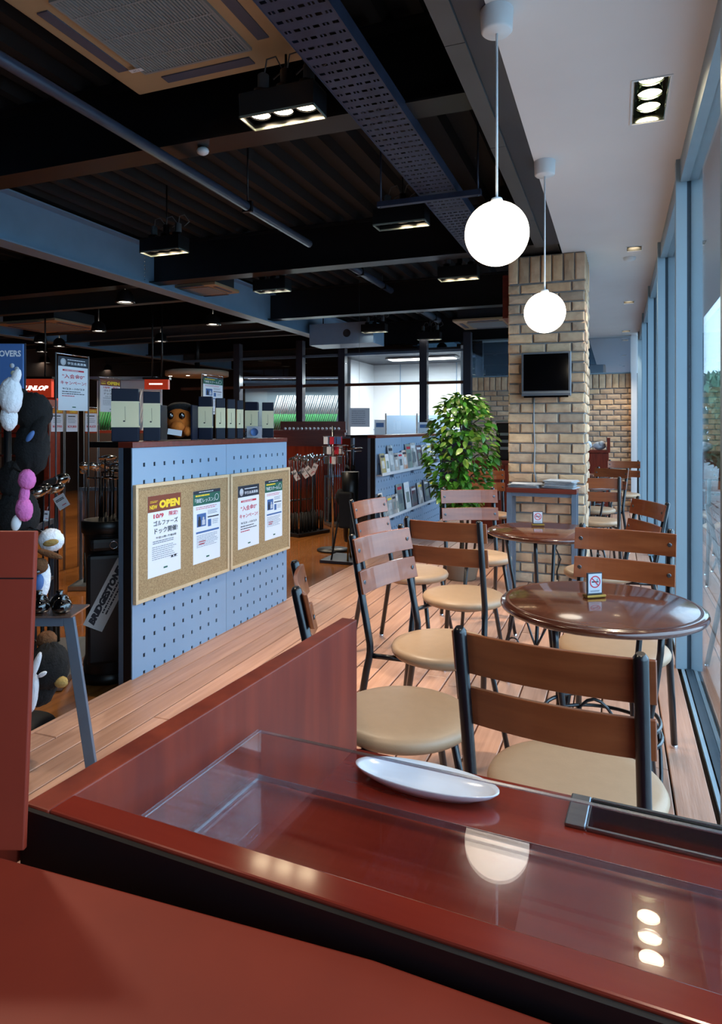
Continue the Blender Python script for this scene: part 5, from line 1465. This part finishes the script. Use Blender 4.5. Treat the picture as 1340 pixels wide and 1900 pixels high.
# chrome display of small goods between the units
q = at_d(672, 800, 7.4); t = thing('wire_rack', 'chrome wire rack of small silver goods between the pegboard units', 'wire rack', (q.x - .35, q.y, ZS))
MB().tube([(0, 0, 0), (0, 0, 1.40)], .012, 8).build('pole', 'chrome', t)
MB().lathe([(.0005, 0), (.18, 0), (.18, .02), (.02, .03)], 20).build('foot', 'black_steel', t)
for k in range(3):
    for j in range(6):
        a = j * math.pi / 3 + k * .4; z = 1.06 + .11 * k
        hk = MB().tube([(0, 0, z), (.12 * math.cos(a), .12 * math.sin(a), z)], .003, 5).build('hook', 'chrome', t)
        MB().box(.085 * math.cos(a) - .025, .085 * math.cos(a) + .025, .085 * math.sin(a) - .005, .085 * math.sin(a) + .005, z - .085, z - .004).build('packet', ('steel', 'paper', 'ink_red', 'ink_blue')[(j + k) % 4], hk)
# ---- lit room furniture: long clothes rail posts and a folding screen
q = at_y(716, 800, 12.2)
t = thing('folding_screen', 'pale grey screen inside the lit white room', 'screen', (q.x, 12.2, ZS))
for k in range(2):
    MB().box(.02 + .62 * k, .60 + .62 * k, -.01, .01, .1, 1.62).build('leaf', 'peg', t)
for k in range(3): MB().box(-.01 + .62 * k, .015 + .62 * k, -.015, .015, 0, 1.66).build('post', 'steel', t)
l = bpy.data.lights.new('room_lamp', 'AREA'); l.energy = 110; l.color = (.92, .97, 1.0); l.size = 1.2; l.size_y = .3; l.shape = 'RECTANGLE'
t = thing('ceiling_strip_lamp', 'flat strip lamp on the ceiling of the lit white room', 'lamp', (-3.3, 11.8, 2.50))
MB().box(-.65, .65, -.18, .18, .012, .04).build('housing', 'white_plastic', t)
MB().box(-.6, .6, -.15, .15, .006, .012).build('diffuser', 'lamp_dim', t)
lo_ = bpy.data.objects.new('strip_bulb', l); COL.objects.link(lo_); lo_.parent = t; lo_.location = (0, 0, -.01)
# ---- cabinets behind the pillar
t = thing('service_cabinet', 'dark red cabinet behind the plant beside the pillar', 'cabinet', (-1.55, 7.6, 0))
MB().box(0, .75, 0, .5, .06, .86).build('body', 'shelf_red', t); MB().box(-.02, .77, -.02, .5, .86, .89).build('top', 'shelf_red', t)
MB().box(.02, .73, .03, .5, 0, .06).build('plinth', 'black_edge', t)
for x in (.02, .385):
    dr = MB().box(x, x + .345, -.018, -.001, .09, .84).build('door', 'cherry', t); MB().box(x + .3, x + .315, -.03, -.018, .45, .55).build('handle', 'steel', dr)
t = thing('coffee_machine', 'black coffee machine with silver trays on the dark red cabinet', 'machine', (-1.28, 7.68, .8905))
MB().box(0, .38, 0, .36, 0, .42).build('body', 'black_edge', t, bevel=.01)
for z in (.12, .2, .28): MB().box(.05, .36, -.03, .0, z, z + .03).build('tray', 'steel', t)
MB().box(-.01, .40, -.02, .37, .42, .46).build('lid', 'steel', t, bevel=.008)
t = thing('end_cabinet', 'cherry red cabinet with white bundles on top near the far brick wall', 'cabinet', (-.62, 9.75, 0))
MB().box(0, .52, 0, .40, .06, .92).build('body', 'cherry', t); MB().box(-.02, .54, -.02, .42, .92, .95).build('top', 'cherry', t)
MB().box(.02, .5, .03, .4, 0, .06).build('plinth', 'black_edge', t)
MB().box(.50, .54, -.02, .42, .95, 1.12).build('side_cheek', 'cherry', t)
for x in (.01, .265):
    dr = MB().box(x, x + .245, -.018, -.001, .08, .90).build('door', 'cherry', t); MB().box(x + .2, x + .215, -.03, -.018, .45, .55).build('handle', 'steel', dr)
for k, (x, lb) in enumerate(((-.40, 'left white cloth bundle on the end cabinet'), (-.22, 'right white cloth bundle on the end cabinet'))):
    mb = MB().sphere((0, 0, .058), .085, .07, .058, 16).sphere((.03, -.03, .082), .05, .05, .045, 12); o = mb.build('cloth_bundle', 'fur_white', None, (x, 9.88, .951)); tag(o, lb, 'cloth')

# ================================================================== OUTDOORS
def tree(x, y, h, r, label, seed):
    rn = random.Random(seed); t = thing('garden_tree', label, 'tree', (x, y, ZS - .25), 0, 'trees outside the glass')
    MB().tube([(0, 0, 0), (.05, 0, h * .4), (0, .05, h * .75)], [.09, .07, .03], 8).build('trunk', 'bark', t)
    mb = MB()
    for k in range(1500):
        zz = rn.uniform(-1, 1); a = rn.uniform(0, 6.283); rr = math.sqrt(1 - zz * zz) * rn.uniform(.3, 1.) ** .5
        c = Vector((rr * r * math.cos(a), rr * r * math.sin(a), h * .62 + zz * h * .40))
        mtx = Matrix.Translation(c) @ Matrix.Rotation(rn.uniform(0, 6.28), 4, 'Z') @ Matrix.Rotation(rn.uniform(-1.4, 1.4), 4, 'X') @ Matrix.Scale(rn.uniform(1.0, 1.9), 4)
        mb.add([mtx @ Vector(q) for q in ((-.05, 0, 0), (0, -.1, 0), (.05, 0, 0), (0, .1, .02))], [(0, 1, 2, 3)])
    tag(mb.build('foliage', 'leaf_out', t), kind='stuff')
for k, (x, y, h, r) in enumerate(((3.0, 12.5, 2.3, .9), (2.7, 16., 2.9, 1.2), (2.6, 20., 3.0, 1.3), (4.4, 24., 4.0, 1.8), (5.5, 15., 3.6, 1.6))):
    tree(x, y, h, r, ('shrub-like tree nearest the terrace outside', 'taller tree behind the nearest one outside', 'tree in the middle distance outside the glass', 'far tall tree outside the glass', 'broad tree set back to the right outside')[k], 100 + k)
struct(MB().box(.45, 1.25, -2.6, 12, 2.95, 3.05).build('trim_4', 'eave'), 'shallow grey eave above the terrace')
